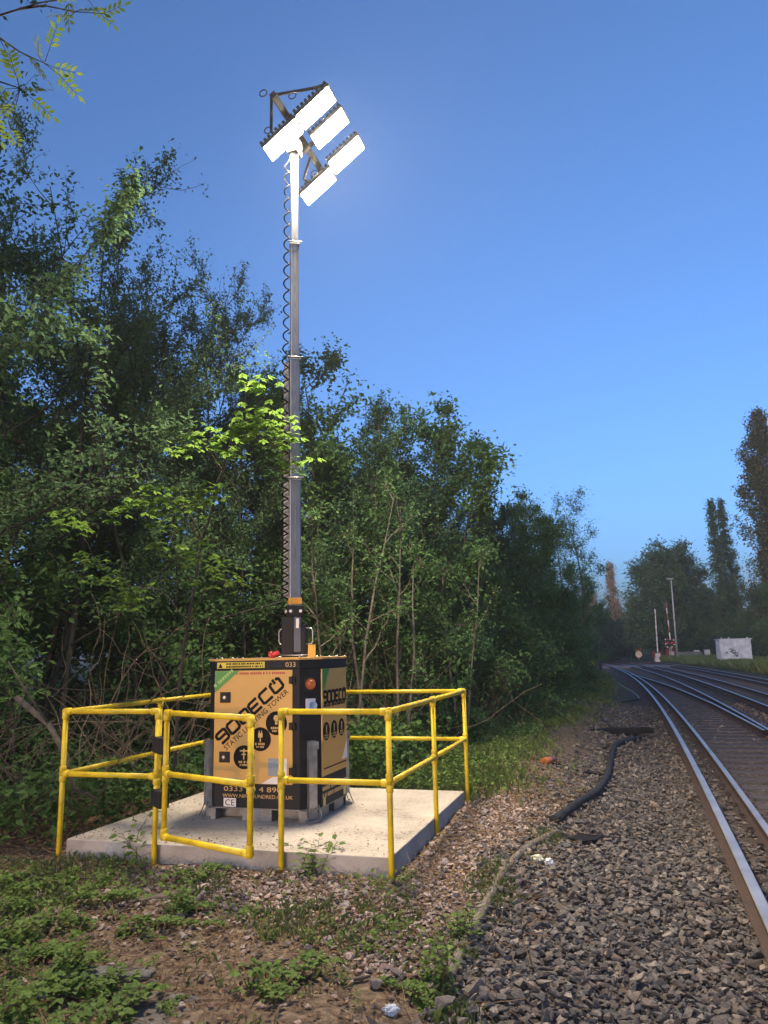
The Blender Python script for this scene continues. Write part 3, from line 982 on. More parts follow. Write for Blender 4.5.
# ---------------------------------------------------------------- low plants
def plant_mesh(seed, kind):
    r = np.random.RandomState(seed)
    lines, P, S = [], [], []
    parts = []
    ns = {'bramble': 5, 'nettle': 8, 'seedling': 3}[kind]
    for s in range(ns):
        a = r.uniform(0, 6.28)
        d = np.array([math.cos(a) * .8, math.sin(a) * .8, 1.0]) if kind == 'bramble' else np.array([math.cos(a) * .35, math.sin(a) * .35, 1])
        L = r.uniform(.12, .34) if kind != 'nettle' else r.uniform(.1, .26)
        lp = limb(r, np.array([r.normal(0, .05), r.normal(0, .05), 0]), d, L, 6, -.12 if kind == 'bramble' else .02, .15)
        lines.append((lp, np.linspace(.0035, .0015, 7)))
        for k in range(1, 7):
            for q in range(2):
                az = a + k * 1.6 + q * math.pi + r.normal(0, .3)
                stalk = lp[k] + np.array([math.cos(az), math.sin(az), .35]) * r.uniform(.02, .05)
                lines.append((np.array([lp[k], stalk]), np.array([.0015, .001])))
                size = r.uniform(.035, .062) * (1.0 if kind == 'bramble' else .85)
                for da, sc in (((0, 1), (1.3, .85), (-1.3, .85)) if kind == 'bramble' else ((0, 1),)):
                    aa = az + da
                    el = r.normal(.0, .3)
                    dd = np.array([math.cos(aa) * math.cos(el), math.sin(aa) * math.cos(el), math.sin(el)])
                    sd = np.array([-math.sin(aa), math.cos(aa), r.normal(0, .25)])
                    l_ = size * sc
                    w = sd * l_ * .36
                    up = np.array([0, 0, l_ * .12])
                    b0 = stalk
                    parts.append((np.array([b0, b0 + dd * l_ * .35 + w + up, b0 + dd * l_ * .75 + w * .7 + up, b0 + dd * l_, b0 + dd * l_ * .75 - w * .7 + up, b0 + dd * l_ * .35 - w + up]),
                                  np.array([[0, 1, 2, 3, 4, 5]])))
    V, F = join(parts)
    V2, F2 = tubes_np(lines, 4)
    return np_mesh(kind + '_leaves', V, F, L_weed), np_mesh(kind + '_stems', V2, F2, mat(kind + '_stem', (.09, .10, .03)), True)
PL = {k: [plant_mesh(200 + i * 7 + j * 31, k) for i in range(3)] for j, k in enumerate(('bramble', 'nettle', 'seedling'))}
def plant(kind, i, x, y, s, label, group=None):
    t = empty('weed_plant' if kind != 'bramble' else 'bramble_plant', (x, y, float(gzn(x, y)) - .01), i * 1.37)
    t.scale = (s, s, s)
    tag(t, label, 'weed', group)
    m = PL[kind][i % 3]
    link('leaves', m[0], t)
    link('stem', m[1], t)
WEEDS = [(-2.6, 5.6), (-2.75, 5.1), (-2.1, 5.5), (-1.95, 4.6), (-2.3, 4.4), (-1.75, 4.4), (-2.5, 4.9), (-1.9, 5.4), (-1.5, 4.1), (-2.9, 5.9), (-1.2, 3.8), (-1.7, 3.75), (-2.35, 5.32), (-2.36, 5.83), (-2.1, 5.88), (-1.56, 4.86), (-1.45, 5.02), (-1.33, 5.29), (-0.62, 3.93), (-1.36, 5.95),
         (-0.43, 4.96), (-0.1, 4.6), (-1.65, 4.12), (-1.77, 3.98), (-1.36, 4.0), (0.03, 4.15), (0.14, 4.01), (-0.96, 5.17),
         (-0.47, 4.12), (-2.17, 4.74), (-1.89, 5.05), (-0.71, 4.73)]
plant('nettle', 0, -0.57, 6.12, 1.25, 'pale leafy weed against the front edge of the concrete pad', None)
plant('seedling', 1, -2.0, 6.35, 1.5, 'single tall seedling in front of the pad left of the gate', None)
plant('nettle', 2, 0.24, 4.27, 1.0, 'bright green weed beside the lower end of the old half-buried cable', None)
plant('nettle', 1, 0.42, 4.9, .9, 'small green weed against the middle of the half-buried cable', None)
rw = random.Random(11)
wg = 'bramble sprouts on the bare soil'
for i, (x, y) in enumerate(WEEDS):
    plant('bramble', i, x, y, rw.uniform(.5, 1.0) * (1 if x < -1.3 or y < 4.3 else .55), 'low bramble sprout with toothed green leaves on the litter-strewn soil', wg)
    for k in range(2):
        plant('bramble' if rw.random() < .3 else ('nettle' if rw.random() < .6 else 'seedling'), i + k + 1, x + rw.uniform(-.5, .5), y + rw.uniform(-.3, .3), rw.uniform(.25, .5),
              'low bramble sprout with toothed green leaves on the litter-strewn soil', wg)

def grass_blades(r, P, h, w=.004):
    n = len(P)
    a = r.uniform(0, 6.28, n)
    L = h * r.uniform(.5, 1.3, n)
    bend = r.uniform(.1, .7, n)
    d = np.stack([np.cos(a), np.sin(a), np.zeros(n)], 1)
    s = np.stack([-np.sin(a), np.cos(a), np.zeros(n)], 1) * w
    Z = np.array([0, 0, 1.])
    m = P + d * (L * bend * .3)[:, None] + Z * (L * .6)[:, None]
    t = P + d * (L * bend)[:, None] + Z * (L * (1 - bend * .3))[:, None]
    V = np.stack([P - s, P + s, m + s * .7, t, m - s * .7], 1)
    F = np.arange(n * 5).reshape(-1, 5)
    return V.reshape(-1, 3), F

def scatter_grass():
    r = np.random.RandomState(41)
    parts = []
    # tufts on the bare soil
    n = 16000
    x = r.uniform(-3.0, 1.2, n); y = r.uniform(3.4, 6.6, n)
    o = offs(x, y)
    dens = np.clip((fbm(x * 1.6, y * 1.6, 51) - .5) * 4.5, 0, 1)
    keep = (r.rand(n) < dens) & (o < -2.05) & ~on_pad(x, y, .02)
    P = np.stack([x, y, gzn(x, y)], 1)[keep]
    parts.append(grass_blades(r, P, .075, .0028))
    # along the old cable
    n = 2500
    y = r.uniform(3.8, 7.6, n); x = np.interp(y, [4.3, 5.3, 6.2, 7.1, 7.7], [.27, .57, .85, 1.24, 1.57]) + r.normal(0, .09, n)
    keep = r.rand(n) < np.clip((fbm(x * 3, y * 3, 57) - .4) * 4, 0, 1)
    parts.append(grass_blades(r, np.stack([x, y, gzn(x, y)], 1)[keep], .07, .003))
    # the verge along the hedge foot
    n = 60000
    y = 8.3 + r.beta(1, 2.2, n) * 50
    w = r.normal(0, .55, n)
    oc = np.interp(y, [8, 14, 18, 23, 34, 52], [-3.7, -3.9, -3.6, -3.2, -2.75, -2.3])
    s = 0.33473 - 2 * 0.00079888 * y
    x = ref(y) + (oc + w) * np.sqrt(1 + s * s)
    keep = (r.rand(n) < np.clip((fbm(x * .9, y * .9, 61) - .3) * 3, 0.05, 1)) & ~on_pad(x, y, .05)
    P = np.stack([x, y, gzn(x, y)], 1)[keep]
    parts.append(grass_blades(r, P, .16, .006))
    # the bank on the far side of the line
    n = 26000
    y = 30 + r.beta(1.6, 1.2, n) * 66
    o = 7.0 + r.exponential(3.2, n)
    s = 0.33473 - 2 * 0.00079888 * y
    x = ref(y) + o * np.sqrt(1 + s * s)
    parts.append(grass_blades(r, np.stack([x, y, gz(x, y)], 1), .55, .035))
    V, F = join(parts)
    tag(link('grass', np_mesh('grass', V, F, L_grass)), kind='stuff')
scatter_grass()

def scatter_undergrowth():
    """ivy and ground cover under the trees"""
    r = np.random.RandomState(43)
    Ps = []
    n = 52000
    x = r.uniform(-7, 2.6, n); y = r.uniform(6.0, 16.5, n)
    o = offs(x, y)
    a, b = w2l(x, y)
    out = ~on_pad(x, y, .15)
    hmax = .12 + .62 * sst(.45, .75, fbm(x * .7, y * .7, 71) + .12)
    inside = (a < -.05) | (b > 2.95)
    edge = np.where(b > 2.9, sst(-3.35, -4.3, o), 1)
    fr = np.where(a < 0, sst(-.55, .35, b), 1.0)
    keep = out & inside & (r.rand(n) < edge * fr) & (o < -3.3)
    z = gz(x, y) + hmax * r.beta(1.6, 1.3, n)
    P = np.stack([x, y, z], 1)[keep]
    V, F = leaf_quads(r, P, .085, .1, .5, .8)
    tag(link('undergrowth', np_mesh('undergrowth', V, F, L_ivy)), kind='stuff')
    # along the farther hedge foot
    n = 26000
    y = 14 + r.beta(1, 1.8, n) * 48
    oc = np.interp(y, [14, 18, 23, 34, 52, 62], [-4.4, -4.1, -3.7, -3.2, -2.7, -2.4]) - np.abs(r.normal(0, .7, n))
    s = 0.33473 - 2 * 0.00079888 * y
    x = ref(y) + oc * np.sqrt(1 + s * s)
    z = gz(x, y) + (.1 + .9 * fbm(x, y, 77)) * r.beta(1.3, 1.2, n)
    V, F = leaf_quads(r, np.stack([x, y, z], 1), .11, .1, .5, .7)
    tag(link('undergrowth', np_mesh('undergrowth', V, F, L_hedge)), kind='stuff')
scatter_undergrowth()

def scatter_ground_cover():
    r = np.random.RandomState(44)
    n = 26000
    y = r.uniform(8.6, 17, n)
    oc = np.interp(y, [8, 14, 18], [-3.55, -3.75, -3.5]) + r.normal(0, .42, n)
    s = slope(y)
    x = ref(y) + oc * np.sqrt(1 + s * s)
    keep = (r.rand(n) < np.clip((fbm(x * 1.4, y * 1.4, 91) - .32) * 3.4, 0, 1)) & ~on_pad(x, y, .12)
    x, y = x[keep], y[keep]
    z = gzn(x, y) + .16 * r.beta(1.3, 1.4, len(x))
    V, F = leaf_quads(r, np.stack([x, y, z], 1), .055, 0, .4, .75)
    # small-leaved weeds creeping over the bare soil, thickest at the lower left
    n = 16000
    x = r.uniform(-3.2, .9, n); y = r.uniform(3.5, 6.7, n)
    m = fbm(x * 1.9, y * 1.9, 95) - .085 + .13 * sst(-1.0, -2.6, x) + .04 * sst(4.4, 3.6, y)
    keep = (r.rand(n) < np.clip((m - .5) * 4.5, 0, .9)) & (offs(x, y) < -2.1) & ~on_pad(x, y, .05)
    x, y = x[keep], y[keep]
    z = gzn(x, y) + .07 * r.beta(1.2, 1.6, len(x))
    V, F = join([(V, F), leaf_quads(r, np.stack([x, y, z], 1), .034, -.1, .45, .7)])
    tag(link('ground_cover', np_mesh('ground_cover', V, F, L_weed)), kind='stuff')
scatter_ground_cover()

def scatter_litter():
    r = np.random.RandomState(47)
    n = 60000
    x = r.uniform(-4.5, 3.0, n); y = r.uniform(3.4, 12, n)
    o = offs(x, y)
    d = .1 + .9 * fbm(x * 1.5, y * 1.5, 81)
    keep = (o < -1.9 + r.normal(0, .2, n)) & ~on_pad(x, y, .02) & (r.rand(n) < d)
    x, y = x[keep], y[keep]
    P = np.stack([x, y, gzn(x, y) + r.uniform(.004, .022, len(x))], 1)
    m = len(P)
    V, F = leaf_quads(r, P, .032, -.05, .6, .6)
    # a few leaves and crumbs blown onto the pad
    k = 420
    a = np.concatenate([r.uniform(.06, 2.8, k), .06 + r.exponential(.25, k // 2)]); b_ = np.concatenate([.06 + r.exponential(.35, k), r.uniform(.06, 2.7, k // 2)])
    q = (a < 2.8) & (b_ < 2.7)
    a, b_ = a[q], b_[q]
    Pp = np.stack([SL[0] + a * CA - b_ * SA, SL[1] + a * SA + b_ * CA, np.full(len(a), .143)], 1)
    V, F = join([(V, F), leaf_quads(r, Pp, .022, -.08, .4, .6)])
    # thin straws and twigs
    k = 5200
    x = r.uniform(-3.4, 2.4, k); y = r.uniform(3.4, 10, k)
    q = (offs(x, y) < -1.7) & ~on_pad(x, y, .02)
    x, y = x[q], y[q]
    lines = []
    for i in range(len(x)):
        p = np.array([x[i], y[i], float(gz(x[i], y[i])) + r.uniform(.0, .03)])
        lines.append((limb(r, p, np.array([r.normal(), r.normal(), r.normal(.05, .1)]), r.uniform(.06, .22), 3, 0, .15), np.array([.0022, .002, .0018, .001])))
    V2, F2 = tubes_np(lines, 4)
    V, F = join([(V, F), (V2, F2)])
    tag(link('leaf_litter', np_mesh('leaf_litter', V, F, L_litter)), kind='stuff')
scatter_litter()

# ---------------------------------------------------------------- railway
def rail_profile(hw, fw, zt, zb):
    h = zt - zb
    # (x,z) round the section, starting at the head's top left
    return [(-hw, zt - .006), (-hw + .008, zt), (hw - .008, zt), (hw, zt - .006), (hw, zt - .035), (.011, zt - .048), (.011, zb + .03), (fw, zb + .012), (fw, zb),
            (-fw, zb), (-fw, zb + .012), (-.011, zb + .03), (-.011, zt - .048), (-hw, zt - .035)]
def sweep(name, prof, o, y0, y1, parent, top=(0, 1, 2), ofn=None):
    ys = []
    y = y0
    while y < y1:
        ys.append(y); y += .4 + y * .012
    V, F, mi = [], [], []
    n = len(prof)
    for y in ys:
        oo = ofn(y) if ofn else o
        s = slope(y); L = math.sqrt(1 + s * s)
        cx, cy = ref(y) + oo / L, y - oo * s / L
        for px, pz in prof:
            V.append((cx + px / L, cy - px * s / L, pz))
    for i in range(len(ys) - 1):
        for k in range(n):
            a, b_ = i * n + k, i * n + (k + 1) % n
            F.append((a, b_, b_ + n, a + n)); mi.append(1 if k in top else 0)
    return link(name, np_mesh(name, V, F, [M_rust, M_rail], False, mi), parent)

def sleeper_mesh():
    b = MB()
    b.box(-1.3, 1.3, -.125, .125, -.15, 0)
    me = bpy.data.meshes.new('sleeper')
    me.from_pydata(b.v, [], b.f); me.materials.append(M_sleeper); me.polygons.foreach_set('use_smooth', np.zeros(len(b.f), bool)); me.update()
    return me
SLP = sleeper_mesh()
def chair_mesh():
    b = MB()
    x = 0
    b.box(x - .15, x + .15, -.09, .09, 0, .022); b.box(x - .12, x - .07, -.05, .05, .022, .05); b.box(x + .07, x + .12, -.05, .05, .022, .05)
    me = bpy.data.meshes.new('rail_chair')
    me.from_pydata(b.v, [], b.f); me.materials.append(M_rust); me.polygons.foreach_set('use_smooth', np.zeros(len(b.f), bool)); me.update()
    return me
CHR = chair_mesh()
def railway(o_left, label, y_from):
    t = empty('railway_track', (0, 0, 0))
    tag(t, label, 'railway track')
    P = rail_profile(.035, .068, -.17, -.318)
    sweep('rail', P, o_left + .035, .6, 125, t)
    sweep('rail', P, o_left + 1.54, .6, 125, t)
    y = y_from
    for k in range(100):
        x_, y_ = track_pt(y, o_left + .7875)
        o = link('sleeper', SLP, t, (x_, y_, -.318 + random.Random(k).uniform(-.006, .004)))
        o.rotation_euler = (0, 0, -math.atan(slope(y)))
        if k < 30:
            for sx in (-.7525, .7525): link('rail_chair', CHR, o, (sx, 0, 0))
        y += .65
    far = MB()
    while y < 122:
        x_, y_ = track_pt(y, o_left + .7875)
        far.box(-1.3, 1.3, -.125, .125, -.15, 0, Matrix.Translation((x_, y_, -.318)) @ Matrix.Rotation(-math.atan(slope(y)), 4, 'Z'))
        y += .65
    f = far.build('sleeper_row', M_sleeper, t)
    f['kind'] = 'stuff'
    return t
railway(0.0, 'nearest railway track with worn steel rails beside the cess', 5.2)
railway(3.6, 'second railway track, beyond the nearest one on the right', 10.0)
def conductor(o, label, y_from):
    t = empty('conductor_rail', (0, 0, 0))
    tag(t, label, 'rail')
    sweep('rail', rail_profile(.040, .07, -.095, -.25), o, .6, 112, t)
    y = y_from
    for k in range(20):
        x_, y_ = track_pt(y, o)
        m = MB().lathe([(.075, -.34), (.075, -.31), (.055, -.30), (.06, -.28), (.045, -.252), (.0, -.252)], 12)
        m.build('insulator', M_sleeper, t, loc=(x_, y_, 0))
        y += 3.2
conductor(-.37, 'broad bright conductor rail on the cess side of the nearest track', 5.6)
conductor(2.47, 'conductor rail in the gap between the two tracks', 8)
conductor(5.62, 'conductor rail on the far side of the second track', 14)
t = empty('turnout_rail', (0, 0, 0))
tag(t, 'diverging turnout rail crossing the nearest track in the distance', 'rail')
sweep('rail', rail_profile(.035, .068, -.172, -.317), 0, 17, 52, t, ofn=lambda y: float(np.interp(y, [17, 25, 35, 47, 55], [1.43, 1.27, .9, .22, -.3])))

# level crossing road
b = MB()
b.box(11, 27.2, 72.5, 79.0, -.34, -.185)
tag(b.build('road', M_asphalt), kind='structure')

# ---------------------------------------------------------------- concrete pad
PAD = empty('concrete_pad', (SL[0], SL[1], 0), ANG)
tag(PAD, 'pale concrete pad under the lighting tower inside the yellow guardrail', 'concrete pad')
b = MB()
b.box(.037, 2.843, .039, 2.76, -.25, .139)
SLB = b.build('slab', M_conc, PAD, .008)
SLB.data.materials.append(mat('formed_concrete_edge', (.40, .38, .35), (.24, .225, .20), .9, scale=3.5, bump=.5, bscale=25, lo=.3, hi=.7))
for p_ in SLB.data.polygons: p_.material_index = 0 if p_.normal.z > .5 else 1

# ---------------------------------------------------------------- guardrail
GR = empty('guardrail', (SL[0], SL[1], 0), ANG)
tag(GR, 'yellow tubular guardrail around the concrete pad', 'guardrail')
H, HM, TR, FR = 1.167, .66, .0215, .0285
def tube_part(name, p, q, parent, m=M_yellow, r=TR):
    return MB().tube([p, q], r, 16).build(name, m, parent)
def fitting(p, dirs, parent, r=FR, L=.062):
    """a tee or elbow: short sleeves out of one point, with set screws"""
    m = MB()
    p = Vector(p)
    for d in dirs:
        d = Vector(d).normalized()
        m.tube([p - d * .012, p + d * (L - .008), p + d * L], [r, r, r * .93], 16)
    m.lathe([(r * 1.0 * math.cos(a), r * math.sin(a)) for a in np.linspace(-1.4, 1.4, 7)], 14, Matrix.Translation(p))
    d = Vector(dirs[0]).normalized()
    m.tube([p + d * .04 + Vector((0, -r * .8, 0)), p + d * .04 + Vector((0, -r * 1.12, 0))], .006, 8)
    return m.build('pipe_fitting', M_yellow_fit, parent)
W_, D_ = 2.861, 2.845
S2, S5, S7 = .903, 1.998, 1.412
posts = [(0, 0), (S2, 0), (S5, 0), (W_, 0), (W_, S7), (W_, D_), (W_ / 2, D_), (0, D_), (0, S7)]
for x, y in posts:
    tube_part('post', (x, y, -.3), (x, y, H - .02), GR)
X, Y, Z = Vector((1, 0, 0)), Vector((0, 1, 0)), Vector((0, 0, 1))
runs = [((0, 0), (S2, 0)), ((S5, 0), (W_, 0)), ((W_, 0), (W_, S7)), ((W_, S7), (W_, D_)), ((W_, D_), (W_ / 2, D_)), ((W_ / 2, D_), (0, D_)), ((0, D_), (0, S7)), ((0, S7), (0, 0))]
dirs = {p: [] for p in posts}
for p, q in runs:
    d = (Vector((*q, 0)) - Vector((*p, 0))).normalized()
    dirs[p].append(d); dirs[q].append(-d)
    for nm, z in (('top_rail', H), ('mid_rail', HM)):
        tube_part(nm, (p[0] + d.x * .02, p[1] + d.y * .02, z), (q[0] - d.x * .02, q[1] - d.y * .02, z), GR)
for p in posts:
    fitting((*p, H), [-Z] + dirs[p], GR)
    fitting((*p, HM), [-Z, Z] + dirs[p], GR)

# gate, standing open towards the camera
GT = empty('gate', (SL[0], SL[1], 0), ANG)
tag(GT, 'yellow tubular gate standing ajar on two black hinges', 'gate')
A, B = Vector((1.070, -.134, 0)), Vector((2.027, -.571, 0))
gd = (B - A).normalized()
zA, zB = .24, .265
tube_part('gate_upright', A + Z * zA, A + Z * (H - .02), GT)
tube_part('gate_upright', B + Z * zB, B + Z * (H - .02), GT)
for za, zb in ((H, H), (.705, .72), (zA, zB)):
    tube_part('gate_rail', A + gd * .02 + Z * za, B - gd * .02 + Z * zb, GT)
fitting(A + Z * H, [-Z, gd], GT); fitting(B + Z * H, [-Z, -gd], GT)
fitting(A + Z * .705, [-Z, Z, gd], GT); fitting(B + Z * .72, [-Z, Z, -gd], GT)
fitting(A + Z * zA, [Z, gd], GT); fitting(B + Z * zB, [Z, -gd], GT)
hd = (A - Vector((S2, 0, 0)))
for z in (.91, .505):
    m = MB()
    c = Vector((S2, 0, z)) + hd * .45
    Mx = Matrix.Translation(c) @ Matrix.Rotation(math.atan2(hd.y, hd.x), 4, 'Z')
    m.box(-hd.length * .5, hd.length * .5, -.04, .04, -.062, .062, Mx)
    for s in (-.07, .07):
        m.lathe([(.0, -.063), (.04, -.063), (.044, -.05), (.044, .05), (.04, .063), (0, .063)], 16, Mx @ Matrix.Translation((s, 0, 0)))
    m.build('hinge', M_dark, GT, .006)

# ---------------------------------------------------------------- lighting tower
TW = empty('lighting_tower', (SL[0], SL[1], 0), ANG)
tag(TW, 'ochre and black lighting tower with tall mast and five lit LED floodlights', 'lighting tower')
x0, x1, y0, y1, ch = .75, 1.885, .955, 1.90, .148
def octo(g=0.0):
    k = g * .414
    a, b_, c, d, h = x0 - g, x1 + g, y0 - g, y1 + g, ch + g - k
    return [(a + h, c), (b_ - h, c), (b_, c + h), (b_, d - h), (b_ - h, d), (a + h, d), (a, d - h), (a, c + h)]
ZP = .139
# forklift base
m = MB()
for xa, xb in ((.80, .90), (1.17, 1.46), (1.72, 1.80)):
    m.box(xa, xb, y0 + .012, y1 - .012, ZP + .001, ZP + .10)
m.box(x0 + .03, x1 - .03, y0 + .15, y0 + .40, ZP + .004, ZP + .096)
m.box(x0 + .03, x1 - .03, y1 - .40, y1 - .15, ZP + .004, ZP + .096)
m.prism(octo(-.004), ZP + .1, ZP + .112)
m.build('base_frame', M_frame, TW, .003)
m = MB()
m.prism(octo(0), ZP + .112, 1.50)
m.build('cabinet', M_black, TW, .004)
m = MB()
m.prism(octo(.012), 1.474, 1.552)
LB = m.build('lid', M_black, TW, .004)
m = MB()
m.prism(octo(.022), 1.552, 1.574)
m.build('lid_plate', M_gold, LB, .004)
m = MB()
for i, (p, q) in enumerate(zip(octo(.0), octo(.0)[1:] + octo(.0)[:1])):
    L = math.dist(p, q); n = max(1, int(L / .17))
    for k in range(n + 1):
        f = k / n
        m.lathe([(.011, 0), (.011, .006), (.006, .011), (0, .011)], 8, Matrix.Translation((p[0] + (q[0] - p[0]) * f, p[1] + (q[1] - p[1]) * f, 1.574)))
m.build('bolt', M_galv, LB)

# frames for decals: origin on the face, x along it, y up, z outwards
def face_M(kind, u, z, rot=0.0, lift=.002):
    if kind == 'F': o, xd, n = Vector((u, y0 - .012, z)), Vector((1, 0, 0)), Vector((0, -1, 0))
    elif kind == 'S': o, xd, n = Vector((x1 + .012, u, z)), Vector((0, 1, 0)), Vector((1, 0, 0))
    elif kind == 'FB': o, xd, n = Vector((u, y0, z)), Vector((1, 0, 0)), Vector((0, -1, 0))
    elif kind == 'SB': o, xd, n = Vector((x1, u, z)), Vector((0, 1, 0)), Vector((1, 0, 0))
    elif kind == 'L': o, xd, n = Vector((u, y0 - .012, z)), Vector((1, 0, 0)), Vector((0, -1, 0))
    else:
        k = math.sqrt(.5)
        o, xd, n = Vector((x1 - ch + u * k, y0 + u * k, z)), Vector((k, k, 0)), Vector((k, -k, 0))
    up = Vector((0, 0, 1))
    M = Matrix((xd, up, n)).transposed().to_4x4()
    return Matrix.Translation(o + n * lift) @ M @ Matrix.Rotation(rot, 4, 'Z')

def text(name, body, size, m, parent, Mx, align='LEFT', sx=1.0):
    cu = bpy.data.curves.new(name, 'FONT')
    cu.body = body
    cu.size = size
    cu.extrude = .0008
    cu.align_x = align
    cu.resolution_u = 3
    tmp = bpy.data.objects.new('tmp', cu)
    COL.objects.link(tmp)
    bpy.context.view_layer.update()
    dg = bpy.context.evaluated_depsgraph_get()
    me = bpy.data.meshes.new_from_object(tmp.evaluated_get(dg))
    bpy.data.objects.remove(tmp)
    me.transform(Mx @ Matrix.Diagonal((sx, 1, 1, 1)))
    me.materials.clear(); me.materials.append(m)
    return link(name, me, parent)

def ribbon(mb, pts, w, Mx, closed=False, th=.0016):
    """flat stroke of even width with mitred corners"""
    P = [Vector((x, y)) for x, y in pts]
    n = len(P)
    Lf, Rt = [], []
    for i in range(n):
        a = P[i - 1] if (closed or i > 0) else None
        c = P[(i + 1) % n] if (closed or i < n - 1) else None
        t0 = (P[i] - a).normalized() if a is not None else None
        t1 = (c - P[i]).normalized() if c is not None else None
        if t0 is None: t0 = t1
        if t1 is None: t1 = t0
        n0, n1 = Vector((-t0.y, t0.x)), Vector((-t1.y, t1.x))
        b_ = (n0 + n1); b_.normalize()
        k = w / 2 / max(.35, b_.dot(n0))
        Lf.append(P[i] + b_ * k); Rt.append(P[i] - b_ * k)
    m_ = n if closed else n - 1
    for i in range(m_):
        j = (i + 1) % n
        mb.prism([(v.x, v.y) for v in (Rt[i], Rt[j], Lf[j], Lf[i])], 0, th, Mx)

GLY = {'9': [([(.69, .5), (.12, .5), (0, .62), (0, .88), (.12, 1), (.68, 1), (.8, .88), (.8, .12), (.68, 0), (.06, 0)], False)],
       '0': [([(.12, 0), (.68, 0), (.8, .12), (.8, .88), (.68, 1), (.12, 1), (0, .88), (0, .12)], True)],
       'E': [([(.8, 1), (.12, 1), (0, .88), (0, .12), (.12, 0), (.8, 0)], False), ([(.1, .5), (.72, .5)], False)],
       'C': [([(.8, 1), (.12, 1), (0, .88), (0, .12), (.12, 0), (.8, 0)], False)],
       'P': [([(.56, 1), (.68, 1), (.8, .88), (.8, .12), (.68, 0), (.12, 0), (0, .12), (0, .88), (.12, 1), (.24, 1)], False), ([(.4, .72), (.4, 1.22)], False)]}
def logo(name, mb_mat, parent, Mx, L, h):
    m = MB()
    adv = L / 6
    for i, g in enumerate('900ECP'):
        for pts, cl in GLY[g]:
            ribbon(m, [(i * adv + x * adv * .98, y * h) for x, y in pts], h * .27, Mx, cl)
    return m.build(name, mb_mat, parent)

def plate(name, kind, u, z, w, h, m, parent, th=.002, lift=.0, rot=0.0, bevel=0):
    return MB().box(-w / 2, w / 2, -h / 2, h / 2, 0, th, face_M(kind, u, z, rot, lift)).build(name, m, parent, bevel)
def lines_of_marks(mb, kind, u, z, w, rows, ch_, gap, lift, rot=0.0, seed=1):
    """lines of print too small to read"""
    rr = random.Random(seed)
    Mx = face_M(kind, u, z, rot, lift)
    for k in range(rows):
        x = -w / 2
        while x < w / 2 - ch_ * .4:
            cw = min(ch_ * rr.uniform(.45, .9), w / 2 - x)
            mb.box(x, x + cw, -k * gap - ch_ / 2, -k * gap + ch_ / 2, 0, .001, Mx)
            x += cw + ch_ * (.25 if rr.random() < .8 else .8)
    return mb

# front door
dx0, dx1, dz0, dz1 = .882, 1.672, .462, 1.464
DOOR = MB().box(dx0, dx1, y0 - .012, y0 + .002, dz0, dz1).build('door', M_gold, TW, .003)
for z in (1.372, .967, .577):
    m = MB().box(1.640, 1.700, y0 - .022, y0 - .0125, z - .032, z + .032)
    m.tube([(1.676, y0 - .027, z - .036), (1.676, y0 - .027, z + .036)], .009, 10)
    m.build('hinge', M_dark, DOOR, .002)
for z in (1.222, .690):
    m = MB().box(.945, 1.05, y0 - .024, y0 - .0125, z - .048, z + .048)
    m.box(.957, 1.038, y0 - .030, y0 - .0242, z - .036, z + .036)
    HN = m.build('latch', M_dark, DOOR, .006)
    MB().lathe([(.0, .012), (.014, .011), (.018, .0)], 12, Matrix.Translation((.998, y0 - .031, z)) @ Matrix.Rotation(math.pi / 2, 4, 'X')).build('key_barrel', M_galv, DOOR)
# green corner
MB().prism([(.884, 1.462), (.884, 1.262), (1.137, 1.462)][::-1], 0, .0012, Matrix(((1, 0, 0, 0), (0, 0, -1, y0 - .013), (0, 1, 0, 0), (0, 0, 0, 1)))).build('corner_sticker', M_green, DOOR)
m = lines_of_marks(MB(), 'F', .975, 1.395, .24, 1, .03, .05, .0032, R(38), 2)
m.build('sticker_print', M_lgreen, DOOR)
th = R(39.7)
logo('logo', M_ink, DOOR, face_M('F', .962, .800, th, .001), .845, .098)
text('lettering', 'STATIC LIGHTING TOWER', .068, M_ink, DOOR, face_M('F', 1.010, .742, th, .001), sx=1.0)
for k, (u, z) in enumerate(((1.193, .691), (1.357, .851), (1.515, .992))):
    Mx = face_M('F', u, z, 0, .0005)
    dsc = MB().lathe([(.0, .0016), (.105, .0016), (.105, 0)], 36, Mx).build('badge', M_ink, DOOR)
    ic = MB()
    Mi = face_M('F', u, z, 0, .0026)
    if k == 0:      # little mast with a cross head
        ic.box(-.006, .006, -.02, .075, 0, .001, Mi); ic.box(-.04, -.0065, .05, .062, 0, .001, Mi); ic.box(.0065, .04, .05, .062, 0, .001, Mi)
        ic.box(-.022, -.0065, .02, .03, 0, .001, Mi); ic.box(.0065, .022, .02, .03, 0, .001, Mi)
    elif k == 1:    # plug
        ic.box(-.022, .022, .015, .055, 0, .001, Mi); ic.box(-.006, .006, -.025, .0145, 0, .001, Mi); ic.box(-.016, -.008, .0555, .075, 0, .001, Mi); ic.box(.008, .016, .0555, .075, 0, .001, Mi)
    else:           # lamp bulb
        ic.lathe([(.0, .001), (.028, .001), (.028, 0)], 18, face_M('F', u, z + .045, 0, .0026)); ic.box(-.012, .012, -.012, .0165, 0, .001, Mi)
    lines_of_marks(ic, 'F', u, z - .042, .105, 1, .02, .03, .0026, 0, 5 + k)
    lines_of_marks(ic, 'F', u, z - .068, .08, 1, .016, .03, .0026, 0, 8 + k)
    ic.build('badge_print', M_inkgold, dsc) if False else ic.build('badge_print', M_inkgold, DOOR)
plate('data_label', 'F', 1.51, .61, .15, .15, M_tag, DOOR, .0015, .0005)
plate('data_label', 'F', 1.602, .61, .03, .15, M_white, DOOR, .0015, .0005)
